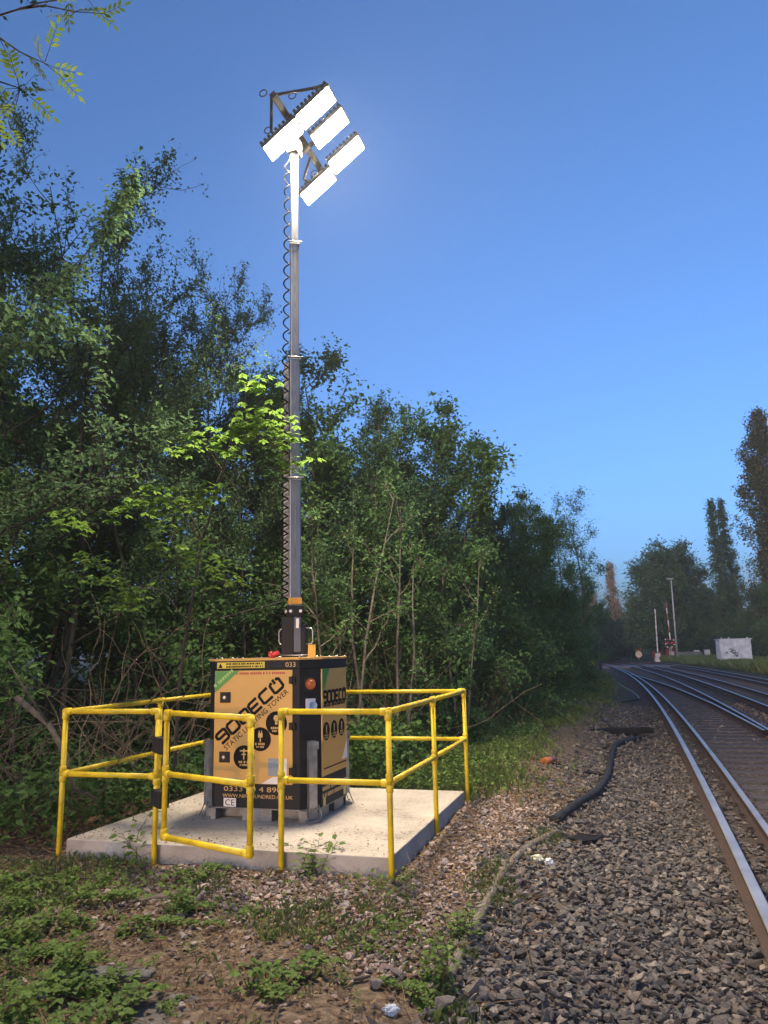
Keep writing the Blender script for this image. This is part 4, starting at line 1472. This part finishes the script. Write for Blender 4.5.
MB().prism([(1.37, .466), (1.60, .466), (1.60, .525), (1.48, .525)], 0, .0012, Matrix(((1, 0, 0, 0), (0, 0, -1, y0 - .0125), (0, 1, 0, 0), (0, 0, 0, 1)))).build('corner_sticker', M_white, DOOR)
lines_of_marks(MB(), 'F', 1.34, 1.437, .56, 1, .02, .03, .0008, 0, 3).build('warning_print', M_redink, DOOR)
# lower band print
text('lettering', '0333 20 4 890', .062, M_inkgold, TW, face_M('FB', .985, .392, 0, .001), sx=1.6)
text('lettering', 'WWW.NINEHUNDRED.CO.UK', .045, M_inkgold, TW, face_M('FB', .975, .337, 0, .001), sx=1.12)
PLT = plate('certification_plate', 'FB', 1.05, .312 - .018, .125, .074, M_white, TW, .0015, .0004)
CE = text('certification_mark', 'CE', .075, M_ink, PLT, face_M('FB', 1.05, .268, 0, .0022), 'CENTER', 1.1)
# lid prints
YL = plate('warning_label', 'L', 1.15, 1.513, .49, .056, mat('label_yellow', (.62, .50, .04), None, .5), LB, .0012, .0004)
m = lines_of_marks(MB(), 'L', 1.19, 1.526, .38, 2, .016, .026, .002, 0, 4)
m.prism([(-.022, -.02), (.022, -.02), (0, .022)], 0, .001, face_M('L', .94, 1.511, 0, .002))
m.build('label_print', M_ink, YL)
text('lettering', '033', .062, M_inkgold, LB, face_M('L', 1.602, 1.490, 0, .001), sx=1.15)
# corner column: emergency stop, socket
cx = ch * math.sqrt(2) / 2
ES = plate('emergency_stop', 'C', cx, 1.333, .115, .125, M_dark, TW, .008, .0, 0, .002)
MB().lathe([(.05, 0), (.05, .004), (.024, .005), (.024, .02), (.036, .022), (.038, .034), (.03, .042), (0, .043)], 22, face_M('C', cx, 1.333, 0, .008)).build('button', M_orange, ES)
SK = plate('power_inlet', 'C', cx, 1.146, .095, .115, M_pale, TW, .012, .0, 0, .003)
MB().lathe([(.042, 0), (.042, .03), (.034, .032), (.030, .01), (0, .01)], 22, face_M('C', cx + .01, 1.14, 0, .012)).build('socket', mat('inlet_blue', (.30, .42, .60), None, .4), SK)

# side panel
SP = MB().box(x1 - .002, x1 + .012, 1.106, 1.752, .512, 1.464).build('side_panel', M_gold, TW, .003)
def side_poly(pts, th=.0012, lift=.001):
    return MB().prism(pts, 0, th, Matrix(((0, 0, 1, x1 + .012 + lift), (1, 0, 0, 0), (0, 1, 0, 0), (0, 0, 0, 1))))
side_poly([(1.109, 1.461), (1.109, 1.24), (1.28, 1.461)][::-1]).build('corner_sticker', M_green, SP)
side_poly([(1.118, 1.235), (1.13, 1.22), (1.335, 1.461), (1.315, 1.461)]).build('sticker_stripe', M_lgreen, SP)
logo('logo', M_ink, SP, face_M('S', 1.14, 1.155, 0, .001), .60, .10)
lines_of_marks(MB(), 'S', 1.43, 1.128, .58, 1, .022, .03, .001, 0, 12).build('lettering', M_ink, SP)
for u in (1.2, 1.40, 1.60):
    MB().lathe([(.0, .0016), (.082, .0016), (.082, 0)], 30, face_M('S', u, .90, 0, .0005)).build('badge', M_ink, SP)
    m = MB().box(-.012, .012, -.02, .055, 0, .001, face_M('S', u, .90, 0, .0025))
    lines_of_marks(m, 'S', u, .865, .09, 2, .014, .022, .0025, 0, int(u * 10)).build('badge_print', M_inkgold, SP)
plate('stripe', 'S', 1.43, 1.062, .6, .012, M_ink, SP, .001, .0006)
plate('stripe', 'S', 1.43, .575, .6, .012, M_ink, SP, .001, .0006)
side_poly([(1.60, .60), (1.748, .60), (1.748, .78)]).build('corner_sticker', M_white, SP)
lines_of_marks(MB(), 'SB', 1.44, .40, .62, 2, .034, .06, .001, 0, 15).build('lettering', M_inkgold, TW)
for u in (1.17, 1.70):
    plate('yellow_tag', 'SB', u, .29 if u < 1.5 else .30, .06, .075, mat('tag_yellow', (.55, .45, .12), None, .5), TW, .0015, .0006)

# stabiliser legs on the four corners
k7 = math.sqrt(.5)
for sx, sy in ((1, -1), (-1, -1), (1, 1), (-1, 1)):
    cxy = Vector(((x1 - ch / 2) if sx > 0 else (x0 + ch / 2), (y0 + ch / 2) if sy < 0 else (y1 - ch / 2), 0))
    nrm = Vector((sx * k7, sy * k7, 0))
    tg = Vector((-nrm.y, nrm.x, 0))
    M = Matrix((tg, Vector((0, 0, 1)), nrm)).transposed().to_4x4()
    M = Matrix.Translation(cxy) @ M          # x along the chamfer, y up, z outwards
    m = MB()
    m.box(-.038, .038, .25, .835, .008, .012, M)
    m.box(-.038, -.033, .25, .835, .012, .066, M)
    m.box(.033, .038, .25, .835, .012, .066, M)
    m.box(-.0328, .0328, .27, .80, .024, .060, M)
    LG = m.build('stabiliser_leg', M_galv, TW, .002)
    m = MB()
    m.box(-.05, .05, .765, .83, .067, .074, M)
    m.tube([M @ Vector((-.045, .80, .04)), M @ Vector((.045, .80, .04))], .009, 8)
    m.build('pivot_bracket', M_galv, LG)
    m = MB()
    m.box(-.06, .06, .165, .25, .006, .016, M)
    m.box(-.062, .062, ZP + .003, .165, .006, .085, M)
    m.tube([M @ Vector((.05, .29, .05)), M @ Vector((.07, .22, .08)), M @ Vector((.055, .16, .10)), M @ Vector((.02, .18, .095))], .005, 6)
    m.tube([M @ Vector((-.05, .28, .05)), M @ Vector((-.068, .21, .07)), M @ Vector((-.06, .155, .10))], .005, 6)
    m.build('foot', M_frame, LG)

# things on the lid
LT = 1.574
MB().lathe([(.045, 0), (.045, .02), (.032, .035), (.022, .09), (.0, .095)], 16, Matrix.Translation((1.36, 1.22, LT + .03)) @ Matrix.Rotation(R(68), 4, 'Y') @ Matrix.Rotation(R(-20), 4, 'Z') @ Matrix.Translation((0, 0, -.04))).build('red_cap', M_red, TW)
m = MB().box(1.70, 1.775, 1.245, 1.257, LT + .001, LT + .115)
m.box(1.70, 1.775, 1.257, 1.30, LT + .001, LT + .008)
m.build('bracket', mat('bracket_yellow', (.70, .36, .02), None, .45), TW)
m = MB().tube([(1.42, 1.23, LT + .022), (1.60, 1.24, LT + .018), (1.695, 1.25, LT + .022)], .006, 8)
m.build('stay_rod', M_galv, TW)

# mast
mx, my = 1.40, 1.62
def sq(name, cx_, cy_, h, z0, z1, m, bev=.01, rz=0.0, parent=None):
    mb = MB()
    Mm = Matrix.Translation((cx_, cy_, 0)) @ Matrix.Rotation(rz, 4, 'Z')
    mb.box(-h, h, -h, h, z0, z1, Mm)
    return mb.build(name, m, parent or TW, bev)
RZ = R(28)
sq('mast_foot', mx - .055, my - .02, .062, LT, 1.975, M_black, .006, R(8))
sq('mast_foot', mx + .055, my + .03, .058, LT, 1.90, M_black, .006, R(8))
for s in (-1, 1):
    m = MB()
    bx = mx + s * .10 + (.02 if s > 0 else 0)
    m.tube([(bx, my, 1.70), (bx + s * .06, my, 1.705), (bx + s * .075, my, 1.73), (bx + s * .075, my, 1.83), (bx + s * .06, my, 1.855), (bx, my, 1.86)], .007, 8)
    m.build('handle', M_galv, TW)
secs = [(.060, 1.62, 3.42), (.053, 3.42, 4.75), (.046, 4.75, 6.10), (.039, 6.10, 7.36)]
for i, (h, a, c) in enumerate(secs):
    S = sq('mast_section', mx, my, h, a if i == 0 else a - .02, c, M_alu, .012, RZ)
    if i < 3:
        m = MB()
        Mm = Matrix.Translation((mx, my, 0)) @ Matrix.Rotation(RZ, 4, 'Z')
        m.box(-h - .008, h + .008, -h - .008, h + .008, c - .03, c + .005, Mm)
        m.tube([Mm @ Vector((-h - .03, -h - .02, c - .01)), Mm @ Vector((h + .03, -h - .02, c - .01))], .008, 8)
        m.build('collar', M_galv, S)
    # groove strips along the faces
    m = MB()
    Mm = Matrix.Translation((mx, my, 0)) @ Matrix.Rotation(RZ, 4, 'Z')
    m.box(-.008, .008, -h - .003, -h + .002, a + .05, c - .04, Mm)
    m.box(-h - .003, -h + .002, -.008, .008, a + .05, c - .04, Mm)
    m.build('groove', M_frame, S)
m = MB(); Mm = Matrix.Translation((mx, my, 0)) @ Matrix.Rotation(RZ, 4, 'Z')
m.box(-.085, .085, -.085, .085, 1.975, 2.09, Mm)
m.build('mast_collar', M_black, TW, .01)
m = MB()
for dx in (-.05, .05):
    m.lathe([(.016, 0), (.016, .012), (0, .014)], 10, Mm @ Matrix.Translation((dx, -.0855, 2.03)) @ Matrix.Rotation(math.pi / 2, 4, 'X'))
    m.lathe([(.016, 0), (.016, .012), (0, .014)], 10, Mm @ Matrix.Translation((-.0855, dx, 2.03)) @ Matrix.Rotation(math.pi / 2, 4, 'X') @ Matrix.Rotation(-math.pi / 2, 4, 'Y'))
m.build('bolt', M_white, TW)
m = MB(); m.box(-.068, .068, -.068, .068, 2.10, 2.165, Mm)
m.build('orange_band', mat('band_orange', (.62, .30, .03), None, .45), TW, .004)
MB().box(.03, .062, -.0872, -.086, 1.86, 1.955, Matrix.Translation((mx + .02, my - .0, 0))).build('white_label', M_white, TW)
for a, c in ((2.17, 3.40), (3.44, 4.72)):
    MB().box(-.125, -.064, -.02, .02, a, c, Matrix.Translation((mx, my + .01, 0))).build('cable_guide', M_frame, TW, .004)
# coiled cable down the left of the mast
pts = []
z, a = 2.15, 0.0
while z < 7.05:
    pitch = np.interp(z, [2, 3.6, 5.0, 7], [.078, .10, .15, .165])
    cxo = float(np.interp(z, [4.4, 5.2, 7], [.092, .078, .070]))
    pts.append((mx - cxo + .030 * math.cos(a), my - .05 + .030 * math.sin(a), z))
    a += 2 * math.pi / 10; z += pitch / 10
pts += [(mx - .06, my, 7.15), (mx - .02, my, 7.25)]
MB().tube(pts, .0085, 6).build('coiled_cable', M_cable, TW)

# lamp head: a cross beam with five floodlights tilted towards the line
TILT = R(36)
HC = Vector((mx, my, 7.36))
e1 = Vector((math.cos(TILT), 0, math.sin(TILT)))
e2 = Vector((0, 1, 0))
nn = Vector((math.sin(TILT), 0, -math.cos(TILT)))          # the way the lamps face
def HP(s, t_, d=0.0): return HC + e1 * s + e2 * t_ + nn * d
HM_ = Matrix((e1, e2, e1.cross(e2))).transposed().to_4x4()    # local z = back of lamps
def hm(s, t_, d): return Matrix.Translation(HP(s, t_, d)) @ HM_
beam = MB()
beam.box(-.035, .035, -.62, .92, -.035, .035, hm(.10, 0, -.10))
BEAM = beam.build('cross_beam', M_dark, TW, .006)
m = MB()
m.box(-.06, .06, -.08, .08, -.16, .02, Matrix.Translation((mx, my, 7.36)))
m.build('beam_clamp', M_dark, BEAM, .006)
for t_ in (-.15, .27, .80):
    MB().box(-.36, .42, -.02, .02, -.02, .02, hm(.16, t_ + .0, -.055) if t_ != .27 else hm(.2, t_, -.055) ).build('lamp_arm', M_dark, BEAM, .004)
# stay bars and lifting rings at the ends of the head
m = MB()
for p, q in ((HP(.08, -.62, -.10), HP(.50, -.30, -.10)), (HP(.08, -.62, -.10), HP(-.13, -.27, -.10)), (HP(.50, -.30, -.10), HP(.62, -.25, -.07)), (HP(.10, .42, -.08), HP(-.14, .62, -.06)), (HP(-.14, .62, -.06), HP(-.1, .78, -.03))):
    MB().tube([p, q], .017, 10).build('stay_bar', M_dark, BEAM)
for c in (HP(.02, -.72, -.10), HP(-.16, -.30, -.10), HP(.27, -.42, -.10), HP(.0, .66, -.05)):
    m = MB()
    ax = Vector((.25, .1, 1)).normalized()
    u = ax.cross(Vector((0, 1, .1))).normalized(); w = u.cross(Vector((.3, -.9, .2)).normalized())
    m.tube([c + (u * math.cos(a_) + ax * math.sin(a_)) * .042 for a_ in np.linspace(0, 2 * math.pi, 19)], .0065, 6)
    m.build('lifting_ring', M_dark, BEAM)
for s, t_ in ((.415, -.15), (-.085, -.14), (.435, .235), (.455, .76), (-.05, .84)):
    Mx = hm(s, t_, 0)
    m = MB()
    m.box(-.247, .247, -.135, .135, -.001, .045, Mx)
    LP = m.build('floodlight', M_dark, TW, .006)
    m = MB()
    for k in range(9):
        xx = -.22 + k * .055
        m.box(xx - .016, xx + .016, -.152, .13, .0455, .068, Mx)
    m.build('heat_sink', M_dark, LP)
    m = MB()
    for ix in range(8):
        for iy in range(3):
            m.box(-.232 + ix * .0585, -.232 + ix * .0585 + .041, -.118 + iy * .082, -.118 + iy * .082 + .062, -.008, -.0015, Mx)
    m.build('diffuser', M_lamp, LP)

# ---------------------------------------------------------------- bits along the cess
def smooth(pts, n=6):
    P = [Vector(p) for p in pts]
    P = [P[0] * 2 - P[1]] + P + [P[-1] * 2 - P[-2]]
    out = []
    for i in range(1, len(P) - 2):
        for k in range(n):
            f = k / n
            a, b_, c, d = P[i - 1:i + 3]
            out.append(.5 * ((2 * b_) + (c - a) * f + (2 * a - 5 * b_ + 4 * c - d) * f * f + (3 * b_ - a - 3 * c + d) * f ** 3))
    out.append(P[-2])
    return out
up = lambda L, d: [(x, y, float(gz(x, y)) + d) for x, y in L]
m = MB().tube(smooth(up([(1.6, 7.95), (1.75, 8.25), (2.14, 9.08), (2.55, 9.91), (3.07, 11.27), (3.55, 12.79), (4.16, 14.6), (4.75, 15.75), (5.2, 16.5), (5.3, 17.1)], .05)), .047, 12)
tag(m.build('hose', M_hose), 'thick black ribbed hose snaking over the ballast', 'hose')
m = MB().tube(smooth(up([(5.09, 16.9), (4.96, 17.73), (5.3, 19.79), (6.1, 22.36), (7.6, 25.93), (9.3, 29.0)], .03)), .03, 8)
tag(m.build('cable', M_hose), 'thin dark cable continuing beyond the black plank towards the crossing', 'cable')
m = MB().tube(smooth(up([(9.3, 29.0), (10.4, 33.3), (11.6, 39), (13.4, 46.6)], .03)), .025, 8)
tag(m.build('cable', M_galv), 'pale thin cable lying in the far ballast beside the conductor rail', 'cable')
m = MB().box(-.68, .68, -.12, .12, 0, .1, Matrix.Translation((4.9, 16.75, float(gz(4.9, 16.75)) + .04)) @ Matrix.Rotation(R(6), 4, 'Z') @ Matrix.Rotation(R(4), 4, 'X'))
m.box(-.68, .68, -.14, -.12, .01, .12, Matrix.Translation((4.9, 16.75, float(gz(4.9, 16.75)) + .04)) @ Matrix.Rotation(R(6), 4, 'Z') @ Matrix.Rotation(R(4), 4, 'X'))
tag(m.build('trough_lid', M_cable, None, .01), 'black plank-like trough lid lying across the hose', 'plank')
m = MB().tube(smooth(up([(1.56, 7.66), (1.26, 7.14), (1.06, 6.73), (.86, 6.23), (.69, 5.7), (.59, 5.36), (.49, 5.05), (.39, 4.71), (.27, 4.3)], .012)), .034, 12)
tag(m.build('buried_cable', M_oldpipe), 'old grey-brown cable half buried along the edge of the ballast', 'cable')
# black rubber flap
zf = float(gz(1.76, 7.65))
m = MB()
m.prism([(1.46, 7.60), (1.60, 7.50), (1.76, 7.42), (1.92, 7.55), (2.04, 7.76), (1.90, 7.74), (1.70, 7.70)], 0, .012, Matrix.Translation((0, 0, zf + .03)) @ Matrix.Translation((1.75, 7.65, 0)) @ Matrix.Rotation(R(1), 4, 'X') @ Matrix.Rotation(R(7), 4, 'Y') @ Matrix.Translation((-1.75, -7.65, 0)))
tag(m.build('rubber_mat', M_cable, None, .003), 'torn black rubber mat lying on the ballast near the hose end', 'mat')
# orange plug and its lead
m = MB().tube(up([(2.18, 11.3), (2.26, 11.4)], .05) + up([(2.40, 11.58)], .055), [.05, .055, .04], 12)
OP = m.build('plug', M_orange)
tag(OP, 'orange plug lying on the grass verge', 'plug')
MB().tube(smooth(up([(2.39, 11.5), (2.52, 11.16), (2.73, 11.14), (2.93, 11.22), (3.03, 11.24)], .03)), .016, 8).build('lead', M_cable, OP)
# crumpled litter, dark stone, bits of plastic
def crumple(name, loc, size, mm, label, cat, seed):
    r = np.random.RandomState(seed)
    v, f = ico(2)
    v = v * (1 + r.normal(0, .16, (len(v), 1))) * np.array(size)
    o = link(name, np_mesh(name, v, f, mm), None, loc)
    return tag(o, label, cat)
crumple('litter', (1.18, 6.63, float(gz(1.18, 6.63)) + .03), (.055, .035, .035), mat('pale_plastic', (.75, .72, .5), (.6, .58, .4), .4), 'crumpled cream wrapper on the stones right of the pad', 'litter', 1)
crumple('litter', (1.27, 6.60, float(gz(1.27, 6.6)) + .035), (.03, .028, .035), M_white, 'crumpled white plastic scrap touching the cream wrapper', 'litter', 2)
crumple('litter', (-.02, 3.87, -.02), (.04, .028, .022), mat('blue_white_plastic', (.36, .42, .50), None, .4), 'pale blue plastic scrap among the weeds at the bottom', 'litter', 3)
crumple('dark_stone', (.70, 5.32, float(gz(.7, 5.32)) + .025), (.034, .03, .035), mat('slag', (.018, .017, .025), None, .35), 'small dark violet slag stone by the half-buried cable', 'stone', 4)
m = MB().prism([(-.19, -.13), (.15, -.16), (.21, .0), (.1, .14), (-.1, .17), (-.22, .05)], 0, .04, Matrix.Translation((-1.06, 3.88, -.032)) @ Matrix.Rotation(R(3), 4, 'X'))
tag(m.build('stone_slab', mat('slab_stone', (.13, .115, .095), (.08, .07, .058), .9, scale=12, bump=.4), None, .01), 'flat brown stone slab set in the soil at the bottom edge', 'stone')
m = MB().box(-.26, .26, -.06, .06, 0, .05, Matrix.Translation((-1.5, 4.32, -.035)) @ Matrix.Rotation(R(-8), 4, 'Z'))
tag(m.build('kerb_stone', mat('kerb_grey', (.13, .13, .12), (.07, .07, .062), .9, scale=9, bump=.5), None, .012), 'broken grey kerb stone lying among the brambles', 'stone')
m = MB().box(-.22, .22, -.045, .045, 0, .05, Matrix.Translation((-1.55, 5.55, -.025)) @ Matrix.Rotation(R(28), 4, 'Z'))
tag(m.build('kerb_stone', mat('timber_grey', (.17, .14, .10), (.09, .075, .055), .9, scale=9, bump=.5), None, .012), 'weathered timber offcut in the soil left of the gate', 'timber')
for pts, lab in (([(.56, 4.98), (.63, 4.7), (.62, 4.44)], 'thin brown stick lying across the ballast, pointing at the camera'),
                 ([(.5, 4.62), (.7, 4.64), (.95, 4.70)], 'thin bent stick lying sideways on the ballast at the bottom'),
                 ([(-.3, 4.1), (-.22, 4.13), (-.12, 4.2)], 'bleached stick on the soil near the bottom centre'),
                 ([(-.80, 4.3), (-.68, 4.33), (-.55, 4.38)], 'short bleached stick on the soil above the flat stone slab'),
                 ([(-3.0, 6.1), (-2.6, 6.0), (-2.2, 5.98)], 'long brown stick lying on the soil at the left edge')):
    m = MB().tube(smooth(up(pts, .022), 3), [.011] * (3 * (len(pts) - 1)) + [.006], 6)
    tag(m.build('stick', M_twig), lab, 'stick')

# ---------------------------------------------------------------- level crossing furniture
M_redw = mat('barrier_red', (.24, .05, .04), None, .5)
def barrier(x, y, L, lean, label, bands):
    t = empty('crossing_barrier', (x, y, float(gz(x, y))))
    tag(t, label, 'crossing barrier')
    MB().box(-.3, .3, -.25, .25, 0, 1.0).build('housing', M_pale, t, .03)
    for k in range(8):
        p = Vector((0, -.3, 1.0)) + Vector((lean, 0, 1)) * (L - 1) * k / 8
        q = Vector((0, -.3, 1.0)) + Vector((lean, 0, 1)) * (L - 1) * (k + 1) / 8
        MB().tube([p, q], .085 - .004 * k, 8).build('boom', M_redw if (k % 2 and bands) else M_pale, t)
    for s in (-.36, .36): MB().box(s - .04, s + .04, -.34, .5, .5, 1.25).build('counterweight', M_redw, t)
barrier(32.0, 92.3, 6.2, .02, 'raised pale barrier boom at the level crossing, the left one', False)
barrier(33.4, 91.6, 6.8, -.03, 'raised red and white barrier boom beside the warning light board', True)
t = empty('warning_light', (33.0, 90.6, -.05))
tag(t, 'black crossing light board with red and white dashed border', 'signal')
MB().tube([(0, .08, 0), (0, .08, 2.4)], .06, 8).build('post', M_grey, t)
m = MB().box(-.48, .48, -.03, .03, 1.55, 2.45)
BD = m.build('backboard', M_dark, t)
for k in range(14):
    per = k / 14 * 3.72
    if per < .96: c = (-.48 + per, 2.45)
    elif per < 1.86: c = (.48, 2.45 - (per - .96))
    elif per < 2.82: c = (.48 - (per - 1.86), 1.55)
    else: c = (-.48, 1.55 + (per - 2.82))
    MB().box(c[0] - .07, c[0] + .07, -.045, -.032, c[1] - .06, c[1] + .06).build('border_block', M_redw if k % 2 else M_white, BD)
for s in (-.24, .24):
    MB().lathe([(.12, 0), (.12, .08), (0, .09)], 14, Matrix.Translation((s, -.03, 2.0)) @ Matrix.Rotation(math.pi / 2, 4, 'X')).build('red_lens', M_red, BD)
t = empty('lamp_pole', (31.4, 84.3, 0))
tag(t, 'tall thin grey lamp pole leaning left beside the crossing', 'lamp pole')
MB().tube([(0, 0, -.2), (.03, 0, 4.5), (.08, 0, 8.8)], [.11, .085, .06], 10).build('pole', M_grey, t)
MB().box(-.4, .3, -.15, .15, 8.8, 8.95).build('lamp_head', M_grey, t, .04)
t = empty('disc_sign', (32.5, 100.6, -.3))
tag(t, 'white disc sign with orange cap beyond the crossing road', 'sign')
MB().tube([(0, .05, 0), (0, .05, 1.0)], .06, 8).build('post', M_grey, t)
MB().lathe([(0, 0), (.42, 0), (.42, .05), (0, .05)], 20, Matrix.Translation((0, 0, .95)) @ Matrix.Rotation(math.pi / 2, 4, 'X')).build('disc', M_white, t)
MB().box(-.42, .42, -.06, .06, 1.42, 1.62).build('cap', M_orange, t, .02)
t = empty('fence', (34.6, 89.9, 0))
tag(t, 'short grey boarded fence right of the warning light board', 'fence')
for k in range(6): MB().box(-1.2 + k * .5, -.74 + k * .5, -.03, .03, 0, .95 - .04 * (k % 2)).build('board', M_frame, t)
t = empty('notice_board', (36.0, 90.5, 0))
tag(t, 'small white notice board on a post right of the lamp pole', 'sign')
MB().tube([(0, .04, 0), (0, .04, 1.0)], .05, 8).build('post', M_grey, t)
MB().box(-.32, .32, -.02, .02, .55, 1.05).build('board', M_white, t)
t = empty('relay_cabinet', (38.0, 92.4, 0))
tag(t, 'small pale grey relay cabinet standing in the grass', 'cabinet')
MB().box(-.27, .27, -.2, .2, 0, 1.05).build('box', M_pale, t, .02)
MB().box(-.31, .31, -.24, .24, 1.05, 1.12).build('roof', M_grey, t, .01)
t = empty('equipment_hut', (27.4, 61.5, float(gz(27.4, 61.5)) - .1), R(-10))
tag(t, 'white ribbed equipment hut with black graffiti on the grassy bank', 'hut')
m = MB().box(-1.15, 1.15, -.7, .7, 0, 2.1)
HB = m.build('wall', M_pale, t, .02)
m = MB()
for k in range(9): m.box(-1.1 + k * .26, -1.04 + k * .26, -.722, -.702, .08, 2.02)
for k in range(5): m.box(-1.172, -1.152, -.6 + k * .28, -.55 + k * .28, .08, 2.02)
m.build('rib', M_pale, HB)
m = MB().box(-1.22, 1.22, -.77, .77, 2.1, 2.17)
for s in (-1.0, -.45, .9): m.box(s - .05, s + .05, -.74, -.64, 2.17, 2.27)
m.build('roof', M_pale, t, .01)
Mg = Matrix(((1, 0, 0, 0), (0, 0, -1, -.726), (0, 1, 0, 0), (0, 0, 0, 1)))
m = MB()
for pts in ([(-.78, 1.0), (-.7, 1.18), (-.6, 1.02)], [(-.55, 1.35), (-.35, 1.4), (-.3, 1.2), (-.1, 1.3), (-.05, 1.05), (-.4, 1.15), (-.2, 1.38)], [(-.15, .85), (.05, .8), (.12, 1.0), (-.02, 1.1)], [(.0, .45), (.18, .4), (.2, .6)], [(-.5, 1.22), (-.15, 1.0), (.1, .78)]):
    ribbon(m, pts, .045, Mg, False, .004)
m.build('graffiti', M_ink, HB)
t = empty('handrail', (12.9, 49, -.05))
tag(t, 'short yellow handrail at the hedge end before the crossing', 'handrail')
MB().tube([(0, 0, 0), (0, 0, 1.0)], .05, 8).build('post', M_yellow, t)
MB().tube([(-.75, 0, .62), (.2, 0, .62)], .045, 8).build('rail', M_yellow, t)
MB().tube([(-.45, 0, .62), (-.05, 0, .98)], .035, 8).build('brace', M_yellow, t)
t = MB().tube([(17.2, 63, -.3), (17.2, 63, .55), (17.2, 63, .6)], [.11, .11, .07], 10).build('bollard', M_dark)
tag(t, 'short black bollard at the left end of the crossing road', 'bollard')

# thin evening haze ---------------------------------------------------------
hz, n, l, b_ = new_mat('haze')
n.remove(b_)
v = n.new('ShaderNodeVolumePrincipled')
v.inputs['Color'].default_value = (.88, .94, 1, 1)
v.inputs['Density'].default_value = .0009
v.inputs['Anisotropy'].default_value = .2
l.new(v.outputs[0], n['Material Output'].inputs['Volume'])
tag(MB().box(-705, 705, -305, 910, -1.5, 28).build('haze', hz), kind='stuff')
